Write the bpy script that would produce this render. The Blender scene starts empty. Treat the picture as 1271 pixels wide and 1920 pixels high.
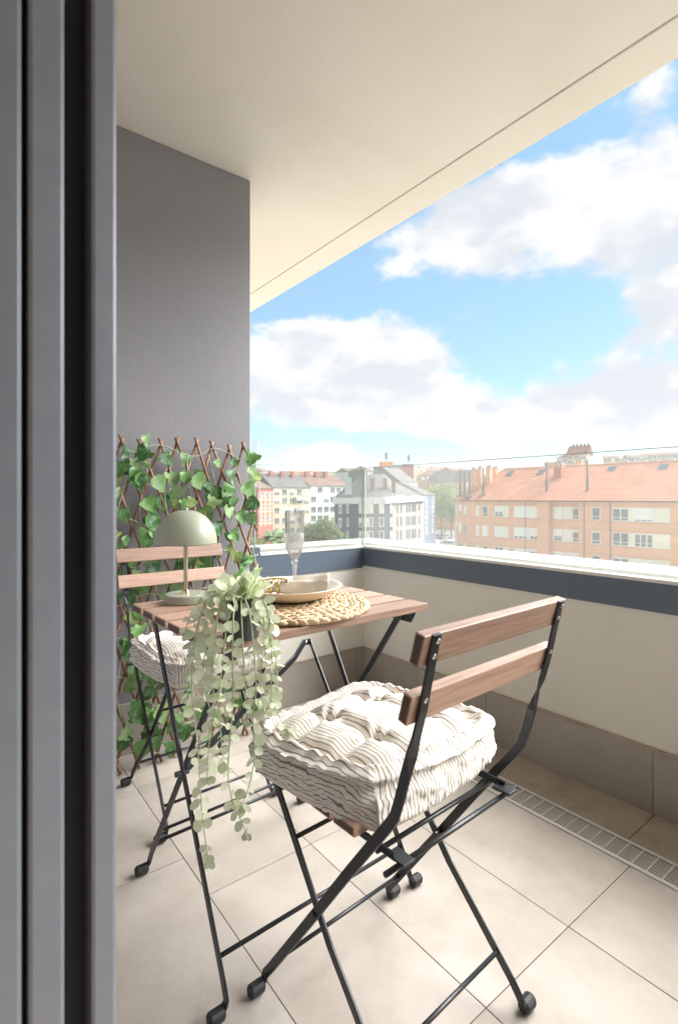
import bpy, bmesh, math, random
from mathutils import Vector, Matrix, noise as mnoise
R = math.radians
SC = bpy.context.scene
COL = SC.collection
rnd = random.Random(7)

# ------------------------------------------------------------------ camera
CAM_H = 0.96
HEAD = R(37.784)
FPX, PCX, PCY = 966.57, 635.5, 932.2          # focal length and horizon measured in the photograph
cam_d = bpy.data.cameras.new('camera')
cam = bpy.data.objects.new('camera', cam_d); COL.objects.link(cam)
cam.location = (0, 0, CAM_H); cam.rotation_euler = (R(90), 0, -HEAD)
cam_d.sensor_fit = 'HORIZONTAL'; cam_d.sensor_width = 36.0
cam_d.lens = 36.0 * FPX / 1271
cam_d.shift_y = -(960 - PCY) / 1271
cam_d.clip_start = 0.02; cam_d.clip_end = 20000
cam_d.dof.use_dof = True; cam_d.dof.focus_distance = 1.3; cam_d.dof.aperture_fstop = 8.0
SC.camera = cam
SC.render.resolution_x, SC.render.resolution_y = 677, 1024
SC.view_settings.view_transform = 'Standard'; SC.view_settings.look = 'None'
SC.view_settings.gamma = 1.0; SC.view_settings.exposure = 3.8
SC.view_settings.use_curve_mapping = False
SC.cycles.use_denoising = True
SC.cycles.max_bounces = 12; SC.cycles.diffuse_bounces = 6; SC.cycles.transmission_bounces = 10; SC.cycles.transparent_max_bounces = 16
SC.cycles.caustics_reflective = False; SC.cycles.caustics_refractive = False

FV = Vector((math.sin(HEAD), math.cos(HEAD), 0)); RV = Vector((math.cos(HEAD), -math.sin(HEAD), 0)); ZV = Vector((0, 0, 1))
def at(px, py, d):
    """real place of a thing seen at a photograph pixel, d metres ahead"""
    return Vector((0, 0, CAM_H)) + (FV + RV * ((px - PCX) / FPX) - ZV * ((py - PCY) / FPX)) * d
def plan(px, d):
    p = at(px, PCY, d); return (p.x, p.y)
def zpx(py, d): return CAM_H - (py - PCY) / FPX * d

# ------------------------------------------------------------------ sky
SUN_EL, SUN_AZ = R(44), R(112)       # heading clockwise from +Y: out over the open side of the balcony
world = bpy.data.worlds.new('World'); SC.world = world; world.use_nodes = True
wt = world.node_tree; wt.nodes.clear()
def wn(t, **k):
    n = wt.nodes.new(t)
    for a, b in k.items(): setattr(n, a, b)
    return n
def wm(op, a, b=None, c=None):
    n = wn('ShaderNodeMath', operation=op)
    for i, v in enumerate((a, b, c)):
        if v is None: continue
        if isinstance(v, (int, float)): n.inputs[i].default_value = v
        else: wt.links.new(v, n.inputs[i])
    return n.outputs[0]
SKY_STRENGTH = 0.05
tc = wn('ShaderNodeTexCoord'); DIR = tc.outputs['Generated']
sep = wn('ShaderNodeSeparateXYZ'); wt.links.new(DIR, sep.inputs[0])
az = wm('ARCTAN2', sep.outputs[0], sep.outputs[1]); el = wm('ARCSINE', sep.outputs[2])
sky = wn('ShaderNodeTexSky', sky_type='NISHITA', sun_disc=False, sun_elevation=SUN_EL, sun_rotation=SUN_AZ, altitude=50, air_density=1.0, dust_density=0.25, ozone_density=1.5)
def azel(px, py):
    return HEAD + math.atan((px - PCX) / FPX), math.atan((PCY - py) / math.hypot(FPX, px - PCX))
def blob(px, py, rx, ry, amp):
    a, e = azel(px, py); a2, _ = azel(px + rx, py); _, e2 = azel(px, py - ry)
    ra, re = abs(a2 - a), abs(e2 - e)
    u = wm('DIVIDE', wm('SUBTRACT', az, a), ra); v = wm('DIVIDE', wm('SUBTRACT', el, e), re)
    d2 = wm('ADD', wm('MULTIPLY', u, u), wm('MULTIPLY', v, v))
    return wm('MULTIPLY', wm('EXPONENT', wm('MULTIPLY', d2, -1.0)), amp)
mp = wn('ShaderNodeMapping'); mp.inputs['Scale'].default_value = (1, 1, 1.7); wt.links.new(DIR, mp.inputs[0])
def wnoise(scale, detail, rough, off=0.0):
    m2 = wn('ShaderNodeMapping'); m2.inputs['Location'].default_value = (off, off * 1.7, off * .6); wt.links.new(mp.outputs[0], m2.inputs[0])
    n = wn('ShaderNodeTexNoise'); n.inputs['Scale'].default_value = scale; n.inputs['Detail'].default_value = detail; n.inputs['Roughness'].default_value = rough
    wt.links.new(m2.outputs[0], n.inputs['Vector']); return n.outputs['Fac']
blobs = [(1000, 410, 230, 90, .75), (1250, 400, 200, 120, .75), (900, 380, 120, 60, .4), (860, 470, 90, 55, .45), (700, 470, 40, 40, .12),
         (610, 680, 200, 75, .75), (790, 660, 120, 55, .55), (560, 760, 200, 45, .45), (800, 780, 220, 55, .6), (1000, 780, 150, 50, .6), (1190, 745, 150, 50, .7), (1100, 820, 230, 30, .55),
         (1230, 575, 70, 60, .5), (585, 862, 90, 34, .7), (880, 876, 110, 18, .55), (598, 545, 28, 24, .4), (1210, 205, 70, 60, .35), (745, 500, 38, 26, .34), (915, 578, 55, 20, .30), (760, 440, 70, 34, .30), (1150, 500, 60, 30, .2), (1180, 640, 90, 20, .12), (560, 620, 90, 22, .35), (850, 580, 90, 25, .22), (820, 540, 40, 30, .2),
         (560, 450, 90, 80, -.3), (1000, 630, 120, 50, -.46), (1130, 560, 50, 55, -.32), (960, 545, 60, 20, .24), (1080, 610, 60, 16, .16), (1225, 150, 60, 30, .25), (760, 840, 120, 25, -.5), (600, 815, 120, 16, -.35), (1060, 250, 70, 30, -.4), (1180, 130, 90, 40, -.25), (640, 560, 60, 25, -.25), (960, 560, 130, 22, -.3), (480, 560, 60, 30, -.3), (520, 830, 60, 14, -.3)]
low = wm('SUBTRACT', wnoise(1.6, 3, .5, 3.1), .5)
inview = wm('MINIMUM', blob(870, 520, 760, 760, 1.3), 1.0)                # the mapped clouds; elsewhere the sky goes on with clouds of the same amount
fld = wm('MULTIPLY', wm('SUBTRACT', 1.0, inview), wm('ADD', wm('MULTIPLY', low, 2.4), .36))
for b in blobs: fld = wm('ADD', fld, blob(*b))
fine = wnoise(6.0, 11, .64)
fld = wm('ADD', fld, wm('MULTIPLY', wm('SUBTRACT', fine, .5), 2.0))
mr = wn('ShaderNodeMapRange', interpolation_type='SMOOTHSTEP'); mr.inputs['From Min'].default_value = .18; mr.inputs['From Max'].default_value = .54
wt.links.new(fld, mr.inputs['Value']); mask = mr.outputs['Result']
def wnoise_up(scale, detail, rough, dz):
    m2 = wn('ShaderNodeMapping'); m2.inputs['Location'].default_value = (.012, .02, dz); wt.links.new(mp.outputs[0], m2.inputs[0])
    n = wn('ShaderNodeTexNoise'); n.inputs['Scale'].default_value = scale; n.inputs['Detail'].default_value = detail; n.inputs['Roughness'].default_value = rough
    wt.links.new(m2.outputs[0], n.inputs['Vector']); return n.outputs['Fac']
relief = wm('SUBTRACT', wnoise(6.0, 7, .58), wnoise_up(6.0, 7, .58, .055))            # billows are bright on top and gray below
sh = wn('ShaderNodeMapRange', interpolation_type='SMOOTHSTEP'); sh.inputs['From Min'].default_value = -.17; sh.inputs['From Max'].default_value = .17
wt.links.new(wm('ADD', relief, wm('MULTIPLY', wm('SUBTRACT', wnoise(3.0, 4, .5, 9.0), .5), .7)), sh.inputs['Value'])
cm = wn('ShaderNodeMix', data_type='RGBA')
CW = 1.0 / SKY_STRENGTH
cm.inputs['A'].default_value = (.054 * CW, .057 * CW, .0615 * CW, 1); cm.inputs['B'].default_value = (.079 * CW, .0785 * CW, .078 * CW, 1)
wt.links.new(sh.outputs['Result'], cm.inputs['Factor'])
tint = wn('ShaderNodeMix', data_type='RGBA', blend_type='MULTIPLY'); tint.inputs['Factor'].default_value = 1.0
tint.inputs['B'].default_value = (.32, .35, .33, 1); wt.links.new(sky.outputs[0], tint.inputs['A'])
mx = wn('ShaderNodeMix', data_type='RGBA'); wt.links.new(mask, mx.inputs['Factor'])
thin = wn('ShaderNodeMix', data_type='RGBA'); thin.inputs['Factor'].default_value = .55      # thin high cloud everywhere
thin.inputs['B'].default_value = (.028 * CW, .048 * CW, .065 * CW, 1); wt.links.new(tint.outputs['Result'], thin.inputs['A'])
wt.links.new(thin.outputs['Result'], mx.inputs['A']); wt.links.new(cm.outputs['Result'], mx.inputs['B'])
bg = wn('ShaderNodeBackground'); bg.inputs['Strength'].default_value = SKY_STRENGTH
wt.links.new(mx.outputs['Result'], bg.inputs['Color'])
wo = wn('ShaderNodeOutputWorld'); wt.links.new(bg.outputs[0], wo.inputs['Surface'])

# ------------------------------------------------------------------ sun behind thin cloud
sd = bpy.data.lights.new('sun', 'SUN'); sd.energy = 1.08; sd.angle = R(60); sd.color = (1.0, .965, .935)
sun = bpy.data.objects.new('sun', sd); COL.objects.link(sun)
sdir = Vector((math.sin(SUN_AZ) * math.cos(SUN_EL), math.cos(SUN_AZ) * math.cos(SUN_EL), math.sin(SUN_EL)))
sun.rotation_euler = sdir.to_track_quat('Z', 'Y').to_euler(); sun.location = (20, 20, 40)

# ------------------------------------------------------------------ materials
MATS = {}
def mat(name, col, rough=.6, metal=0.0, col2=None, nscale=6.0, ndetail=4, bump=0.0, bscale=None, stretch=(1, 1, 1), rand=0.0, spec=.5, coat=0.0, contrast=(.35, .65), sheen=0.0, sub=None):
    m = bpy.data.materials.new(name); m.use_nodes = True; nt = m.node_tree; N = nt.nodes; L = nt.links
    p = N['Principled BSDF']; p.inputs['Roughness'].default_value = rough; p.inputs['Metallic'].default_value = metal
    p.inputs['Specular IOR Level'].default_value = spec; p.inputs['Coat Weight'].default_value = coat; p.inputs['Sheen Weight'].default_value = sheen
    p.inputs['Base Color'].default_value = (*col, 1)
    src = None
    t = N.new('ShaderNodeTexCoord'); mpn = N.new('ShaderNodeMapping'); mpn.inputs['Scale'].default_value = stretch
    L.new(t.outputs['Object'], mpn.inputs[0])
    oi = N.new('ShaderNodeObjectInfo')
    ad = N.new('ShaderNodeVectorMath'); ad.operation = 'ADD'
    sc = N.new('ShaderNodeVectorMath'); sc.operation = 'SCALE'; sc.inputs['Scale'].default_value = 13.0
    cx = N.new('ShaderNodeCombineXYZ'); [L.new(oi.outputs['Random'], cx.inputs[i]) for i in range(3)]
    L.new(cx.outputs[0], sc.inputs[0]); L.new(mpn.outputs[0], ad.inputs[0]); L.new(sc.outputs[0], ad.inputs[1])
    vec = ad.outputs[0]
    if col2 is not None:
        n = N.new('ShaderNodeTexNoise'); n.inputs['Scale'].default_value = nscale; n.inputs['Detail'].default_value = ndetail; n.inputs['Roughness'].default_value = .6
        L.new(vec, n.inputs['Vector'])
        r = N.new('ShaderNodeMapRange'); r.inputs['From Min'].default_value = contrast[0]; r.inputs['From Max'].default_value = contrast[1]
        L.new(n.outputs['Fac'], r.inputs['Value'])
        mxn = N.new('ShaderNodeMix'); mxn.data_type = 'RGBA'
        mxn.inputs['A'].default_value = (*col, 1); mxn.inputs['B'].default_value = (*col2, 1)
        L.new(r.outputs[0], mxn.inputs['Factor']); src = mxn.outputs['Result']
    if rand > 0:
        hs = N.new('ShaderNodeHueSaturation')
        v = N.new('ShaderNodeMapRange'); v.inputs['To Min'].default_value = 1 - rand; v.inputs['To Max'].default_value = 1 + rand
        L.new(oi.outputs['Random'], v.inputs['Value']); L.new(v.outputs[0], hs.inputs['Value'])
        if src is not None: L.new(src, hs.inputs['Color'])
        else: hs.inputs['Color'].default_value = (*col, 1)
        src = hs.outputs['Color']
    if src is not None: L.new(src, p.inputs['Base Color'])
    if bump > 0:
        nb = N.new('ShaderNodeTexNoise'); nb.inputs['Scale'].default_value = bscale or nscale * 4; nb.inputs['Detail'].default_value = 6
        L.new(vec, nb.inputs['Vector'])
        b = N.new('ShaderNodeBump'); b.inputs['Strength'].default_value = bump; b.inputs['Distance'].default_value = .01
        L.new(nb.outputs['Fac'], b.inputs['Height']); L.new(b.outputs[0], p.inputs['Normal'])
    if sub is not None:
        p.inputs['Subsurface Weight'].default_value = 0.0
        tr = N.new('ShaderNodeBsdfTranslucent'); ms = N.new('ShaderNodeMixShader'); ms.inputs[0].default_value = sub
        if src is not None: L.new(src, tr.inputs['Color'])
        else: tr.inputs['Color'].default_value = (*col, 1)
        out = N['Material Output']; L.new(p.outputs[0], ms.inputs[1]); L.new(tr.outputs[0], ms.inputs[2]); L.new(ms.outputs[0], out.inputs['Surface'])
    MATS[name] = m; return m

TILE = mat('porcelain_tile', (.515, .467, .418), .5, col2=(.41, .362, .315), nscale=4.5, ndetail=11, bump=.10, bscale=45, rand=.04, contrast=(.40, .68))
SKIRT = mat('skirting_tile', (.44, .405, .365), .5, col2=(.38, .345, .31), nscale=5, bump=.05, bscale=80, rand=.03)
STRIP = mat('shaded_dirty_border_tile', (.44, .375, .31), .5, col2=(.36, .30, .245), nscale=5, ndetail=8, bump=.05, bscale=80, rand=.03)  # browner than the floor tile: parapet shade and wet dirt in one colour
GROUT = mat('grout', (.36, .30, .255), .9, col2=(.46, .39, .335), nscale=9)
CREAM = mat('cream_render', (.81, .795, .735), .85, col2=(.79, .77, .71), nscale=2.0, bump=.06, bscale=160)
CEIL = mat('ceiling_paint', (.865, .81, .76), .9, col2=(.845, .785, .73), nscale=1.6, ndetail=9, bump=.16, bscale=140)
GRAYWALL = mat('gray_render', (.255, .25, .275), .8, col2=(.275, .268, .29), nscale=2.2, bump=.08, bscale=150)
BAND = mat('slate_metal', (.115, .148, .198), .42, metal=.1, col2=(.125, .16, .21), nscale=40)
COPING = mat('coping_stone', (.36, .35, .33), .8, col2=(.41, .40, .375), nscale=6)
WHITEMET = mat('white_aluminium', (.78, .76, .72), .4, spec=.5)
FRAME = mat('anodised_gray', (.225, .235, .275), .45, metal=.3, col2=(.245, .255, .29), nscale=30)
FRAME2 = mat('door_panel_gray', (.195, .212, .245), .4, metal=.2, col2=(.21, .228, .26), nscale=20)
DARK = mat('rubber_and_gap_black', (.016, .019, .030), .6)  # tyres, and the jamb gaps with their shade in the colour
WOOD = mat('acacia_wood', (.45, .295, .22), .45, col2=(.31, .19, .135), nscale=9, ndetail=8, stretch=(.9, 14, 14), bump=.12, bscale=22, rand=.20, contrast=(.36, .70), coat=.08)
ENDWOOD = mat('wood_end_grain', (.10, .06, .045), .7)
BLACK = mat('black_powder_coat', (.014, .017, .021), .38, spec=.6, bump=.03, bscale=300)
SCREW = mat('zinc_screw', (.62, .60, .58), .3, metal=.9)
RUBBER = mat('foot_rubber', (.022, .023, .027), .55, bump=.05, bscale=120)
SAGE = mat('sage_lacquer', (.325, .345, .26), .42, bump=.02, bscale=400, col2=(.33, .35, .265), nscale=4)
BRASS = mat('brass', (.80, .62, .34), .25, metal=1.0)
GOLD = mat('gold', (.78, .53, .16), .2, metal=1.0)
CERAMIC = mat('cream_ceramic', (.72, .65, .555), .35, col2=(.75, .68, .585), nscale=8, coat=.15)
NAPKIN = mat('linen_napkin', (.66, .60, .50), .9, col2=(.61, .545, .45), nscale=60, bump=.1, bscale=350)
WICKER = mat('water_hyacinth', (.70, .54, .355), .7, col2=(.45, .31, .175), nscale=30, ndetail=6, bump=.4, bscale=90, rand=.15, contrast=(.42, .74), stretch=(1, 1, 2))
POT = mat('anthracite_pot', (.035, .038, .045), .55, col2=(.045, .048, .055), nscale=20)
SOIL = mat('soil', (.05, .035, .025), .95)
EUC = mat('eucalyptus_leaf', (.66, .73, .55), .6, col2=(.74, .78, .56), nscale=25, rand=.22, sub=.42, sheen=.2)
EUCSTEM = mat('eucalyptus_stem', (.42, .50, .30), .6)
WILLOW = mat('willow_rod', (.36, .20, .115), .6, col2=(.22, .115, .07), nscale=30, stretch=(1, 1, .3), bump=.3, bscale=60, rand=.2)
VINE = mat('ivy_tendril', (.50, .58, .38), .6)
CHAN = mat('drain_dark', (.05, .055, .06), .8)
GRATE = mat('drain_plastic', (.62, .60, .54), .5)
INNER = mat('room_plaster', (.80, .78, .74), .9)

def ivy_material():
    m = bpy.data.materials.new('ivy_leaf'); m.use_nodes = True; N = m.node_tree.nodes; L = m.node_tree.links; p = N['Principled BSDF']
    p.inputs['Roughness'].default_value = .42
    uv = N.new('ShaderNodeUVMap'); sp = N.new('ShaderNodeSeparateXYZ'); L.new(uv.outputs[0], sp.inputs[0])
    def M(op, a, b=None):
        n = N.new('ShaderNodeMath'); n.operation = op
        for i, v in enumerate((a, b)):
            if v is None: continue
            if isinstance(v, (int, float)): n.inputs[i].default_value = v
            else: L.new(v, n.inputs[i])
        return n.outputs[0]
    ang = M('ARCTAN2', sp.outputs[1], sp.outputs[0])           # radial veins from the leaf base
    w = M('POWER', M('ABSOLUTE', M('COSINE', M('MULTIPLY', ang, 4.5))), 26.0)
    n = N.new('ShaderNodeTexNoise'); n.inputs['Scale'].default_value = 3.2; n.inputs['Detail'].default_value = 6
    oi = N.new('ShaderNodeObjectInfo'); va = N.new('ShaderNodeVectorMath'); va.operation = 'ADD'
    cx = N.new('ShaderNodeCombineXYZ'); s = M('MULTIPLY', oi.outputs['Random'], 40.0); L.new(s, cx.inputs[0]); L.new(s, cx.inputs[2])
    L.new(uv.outputs[0], va.inputs[0]); L.new(cx.outputs[0], va.inputs[1]); L.new(va.outputs[0], n.inputs['Vector'])
    cr = N.new('ShaderNodeValToRGB')
    e = cr.color_ramp.elements; e[0].position = .0; e[0].color = (.035, .10, .032, 1); e[1].position = 1; e[1].color = (.42, .55, .11, 1)
    k = e.new(.35); k.color = (.06, .165, .05, 1); k = e.new(.62); k.color = (.13, .29, .068, 1); k = e.new(.82); k.color = (.25, .38, .18, 1)
    L.new(M('ADD', M('MULTIPLY', oi.outputs['Random'], .75), M('MULTIPLY', n.outputs['Fac'], .35)), cr.inputs[0])
    mx = N.new('ShaderNodeMix'); mx.data_type = 'RGBA'; L.new(M('MULTIPLY', w, .45), mx.inputs['Factor'])
    L.new(cr.outputs[0], mx.inputs['A']); mx.inputs['B'].default_value = (.33, .43, .24, 1)
    L.new(mx.outputs['Result'], p.inputs['Base Color'])
    tr = N.new('ShaderNodeBsdfTranslucent'); L.new(mx.outputs['Result'], tr.inputs['Color'])
    ms = N.new('ShaderNodeMixShader'); ms.inputs[0].default_value = .2
    L.new(p.outputs[0], ms.inputs[1]); L.new(tr.outputs[0], ms.inputs[2]); L.new(ms.outputs[0], N['Material Output'].inputs['Surface'])
    return m
IVY = ivy_material()

def ticking_material():
    m = bpy.data.materials.new('ticking_stripe'); m.use_nodes = True; N = m.node_tree.nodes; L = m.node_tree.links; p = N['Principled BSDF']
    p.inputs['Roughness'].default_value = .9; p.inputs['Sheen Weight'].default_value = .15; p.inputs['Specular IOR Level'].default_value = .2
    uv = N.new('ShaderNodeUVMap'); sp = N.new('ShaderNodeSeparateXYZ'); L.new(uv.outputs[0], sp.inputs[0])
    def M(op, a, b=None):
        n = N.new('ShaderNodeMath'); n.operation = op
        for i, v in enumerate((a, b)):
            if v is None: continue
            if isinstance(v, (int, float)): n.inputs[i].default_value = v
            else: L.new(v, n.inputs[i])
        return n.outputs[0]
    nz = N.new('ShaderNodeTexNoise'); nz.inputs['Scale'].default_value = 18; L.new(uv.outputs[0], nz.inputs['Vector'])
    u = M('ADD', sp.outputs[0], M('MULTIPLY', M('SUBTRACT', nz.outputs['Fac'], .5), .004))
    f = M('ABSOLUTE', M('SUBTRACT', M('FRACT', M('DIVIDE', u, .0069)), .5))
    r = N.new('ShaderNodeMapRange'); r.interpolation_type = 'SMOOTHSTEP'; r.inputs['From Min'].default_value = .085; r.inputs['From Max'].default_value = .165; r.inputs['To Min'].default_value = 1; r.inputs['To Max'].default_value = 0
    L.new(f, r.inputs['Value'])
    mx = N.new('ShaderNodeMix'); mx.data_type = 'RGBA'; mx.inputs['A'].default_value = (.74, .70, .63, 1); mx.inputs['B'].default_value = (.19, .155, .14, 1)
    L.new(M('MULTIPLY', r.outputs[0], .9), mx.inputs['Factor']); L.new(mx.outputs['Result'], p.inputs['Base Color'])
    wv = N.new('ShaderNodeTexNoise'); wv.inputs['Scale'].default_value = 900; L.new(uv.outputs[0], wv.inputs['Vector'])
    b = N.new('ShaderNodeBump'); b.inputs['Strength'].default_value = .12; b.inputs['Distance'].default_value = .001
    L.new(wv.outputs['Fac'], b.inputs['Height']); L.new(b.outputs[0], p.inputs['Normal'])
    return m
TICK = ticking_material()

def pane_material(name, veil):
    m = bpy.data.materials.new(name); m.use_nodes = True; N = m.node_tree.nodes; L = m.node_tree.links; N.clear()
    out = N.new('ShaderNodeOutputMaterial'); tr = N.new('ShaderNodeBsdfTransparent'); tr.inputs['Color'].default_value = (.955, .975, .965, 1)
    gl = N.new('ShaderNodeBsdfGlossy'); gl.inputs['Roughness'].default_value = .01
    fr = N.new('ShaderNodeFresnel'); ge = N.new('ShaderNodeNewGeometry'); ri = N.new('ShaderNodeMapRange')
    ri.inputs['To Min'].default_value = 1.45; ri.inputs['To Max'].default_value = 1 / 1.45; L.new(ge.outputs['Backfacing'], ri.inputs['Value']); L.new(ri.outputs[0], fr.inputs['IOR'])
    m1 = N.new('ShaderNodeMixShader'); L.new(fr.outputs[0], m1.inputs[0]); L.new(tr.outputs[0], m1.inputs[1]); L.new(gl.outputs[0], m1.inputs[2])
    tl = N.new('ShaderNodeBsdfTranslucent'); tl.inputs['Color'].default_value = (.95, .93, .9, 1)      # pale, slightly uneven veil mixed over the pane
    nz = N.new('ShaderNodeTexNoise'); nz.inputs['Scale'].default_value = 2.5; nz.inputs['Detail'].default_value = 6
    t = N.new('ShaderNodeTexCoord'); L.new(t.outputs['Object'], nz.inputs['Vector'])
    r = N.new('ShaderNodeMapRange'); r.inputs['To Min'].default_value = veil * .7; r.inputs['To Max'].default_value = veil * 1.3; L.new(nz.outputs['Fac'], r.inputs['Value'])
    m2 = N.new('ShaderNodeMixShader'); L.new(r.outputs[0], m2.inputs[0]); L.new(m1.outputs[0], m2.inputs[1]); L.new(tl.outputs[0], m2.inputs[2])
    L.new(m2.outputs[0], out.inputs['Surface']); return m
GLASS = pane_material('balustrade_glass', .038)
EDGE = mat('glass_edge', (.42, .50, .46), .2)
def crystal_material(name, veil, edge):
    m = bpy.data.materials.new(name); m.use_nodes = True; N = m.node_tree.nodes; L = m.node_tree.links; N.clear()
    out = N.new('ShaderNodeOutputMaterial'); tr = N.new('ShaderNodeBsdfTransparent'); lw = N.new('ShaderNodeLayerWeight'); lw.inputs['Blend'].default_value = .42
    mc = N.new('ShaderNodeMix'); mc.data_type = 'RGBA'; mc.inputs['A'].default_value = (.98, .985, .985, 1); mc.inputs['B'].default_value = (edge, edge, edge * 1.03, 1)
    L.new(lw.outputs['Facing'], mc.inputs['Factor']); L.new(mc.outputs['Result'], tr.inputs['Color'])
    gl = N.new('ShaderNodeBsdfGlossy'); gl.inputs['Roughness'].default_value = .03; fr = N.new('ShaderNodeLayerWeight'); fr.inputs['Blend'].default_value = .25
    m1 = N.new('ShaderNodeMixShader'); L.new(fr.outputs['Fresnel'], m1.inputs[0]); L.new(tr.outputs[0], m1.inputs[1]); L.new(gl.outputs[0], m1.inputs[2])
    tl = N.new('ShaderNodeBsdfTranslucent'); tl.inputs['Color'].default_value = (.97, .97, .97, 1); df = N.new('ShaderNodeBsdfDiffuse'); df.inputs['Color'].default_value = (.95, .95, .95, 1)
    ad = N.new('ShaderNodeMixShader'); ad.inputs[0].default_value = .5; L.new(tl.outputs[0], ad.inputs[1]); L.new(df.outputs[0], ad.inputs[2])
    m2 = N.new('ShaderNodeMixShader'); m2.inputs[0].default_value = veil; L.new(m1.outputs[0], m2.inputs[1]); L.new(ad.outputs[0], m2.inputs[2])
    L.new(m2.outputs[0], out.inputs['Surface']); return m
CRYSTAL = crystal_material('crystal', .07, .66); CRYSTAL2 = crystal_material('cut_crystal', .36, .62); CRYSTAL3 = crystal_material('crystal_stem', .28, .66)

def weather(m, amount, scale, dark):
    """scuffs and dried water marks over the colour already there"""
    N = m.node_tree.nodes; L = m.node_tree.links; p = N['Principled BSDF']; src = p.inputs['Base Color'].links[0].from_socket
    g = N.new('ShaderNodeNewGeometry'); a = N.new('ShaderNodeTexNoise'); a.inputs['Scale'].default_value = scale; a.inputs['Detail'].default_value = 12; a.inputs['Roughness'].default_value = .68; a.inputs['Distortion'].default_value = .7
    L.new(g.outputs['Position'], a.inputs['Vector'])
    b = N.new('ShaderNodeTexNoise'); b.inputs['Scale'].default_value = scale * .22; b.inputs['Detail'].default_value = 5; L.new(g.outputs['Position'], b.inputs['Vector'])
    r = N.new('ShaderNodeMapRange'); r.interpolation_type = 'SMOOTHSTEP'; r.inputs['From Min'].default_value = .46; r.inputs['From Max'].default_value = .70; L.new(a.outputs['Fac'], r.inputs['Value'])
    r2 = N.new('ShaderNodeMapRange'); r2.inputs['From Min'].default_value = .36; r2.inputs['From Max'].default_value = .60; r2.inputs['To Min'].default_value = .15; L.new(b.outputs['Fac'], r2.inputs['Value'])
    k = N.new('ShaderNodeMath'); k.operation = 'MULTIPLY'; L.new(r.outputs[0], k.inputs[0]); L.new(r2.outputs[0], k.inputs[1])
    k2 = N.new('ShaderNodeMath'); k2.operation = 'MULTIPLY'; k2.inputs[1].default_value = amount; L.new(k.outputs[0], k2.inputs[0])
    mx = N.new('ShaderNodeMix'); mx.data_type = 'RGBA'; mx.inputs['B'].default_value = (*dark, 1); L.new(k2.outputs[0], mx.inputs['Factor']); L.new(src, mx.inputs['A']); L.new(mx.outputs['Result'], p.inputs['Base Color'])
    ro = N.new('ShaderNodeMapRange'); ro.inputs['To Min'].default_value = .42; ro.inputs['To Max'].default_value = .62; L.new(a.outputs['Fac'], ro.inputs['Value']); L.new(ro.outputs[0], p.inputs['Roughness'])
weather(TILE, .42, 6.5, (.30, .245, .20)); weather(STRIP, .6, 6.0, (.19, .14, .105)); weather(SKIRT, .4, 4.0, (.25, .22, .19))
weather(CREAM, .30, 2.2, (.60, .56, .48)); weather(GRAYWALL, .30, 2.0, (.33, .32, .34)); weather(CEIL, .25, 1.5, (.72, .655, .57))
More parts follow.
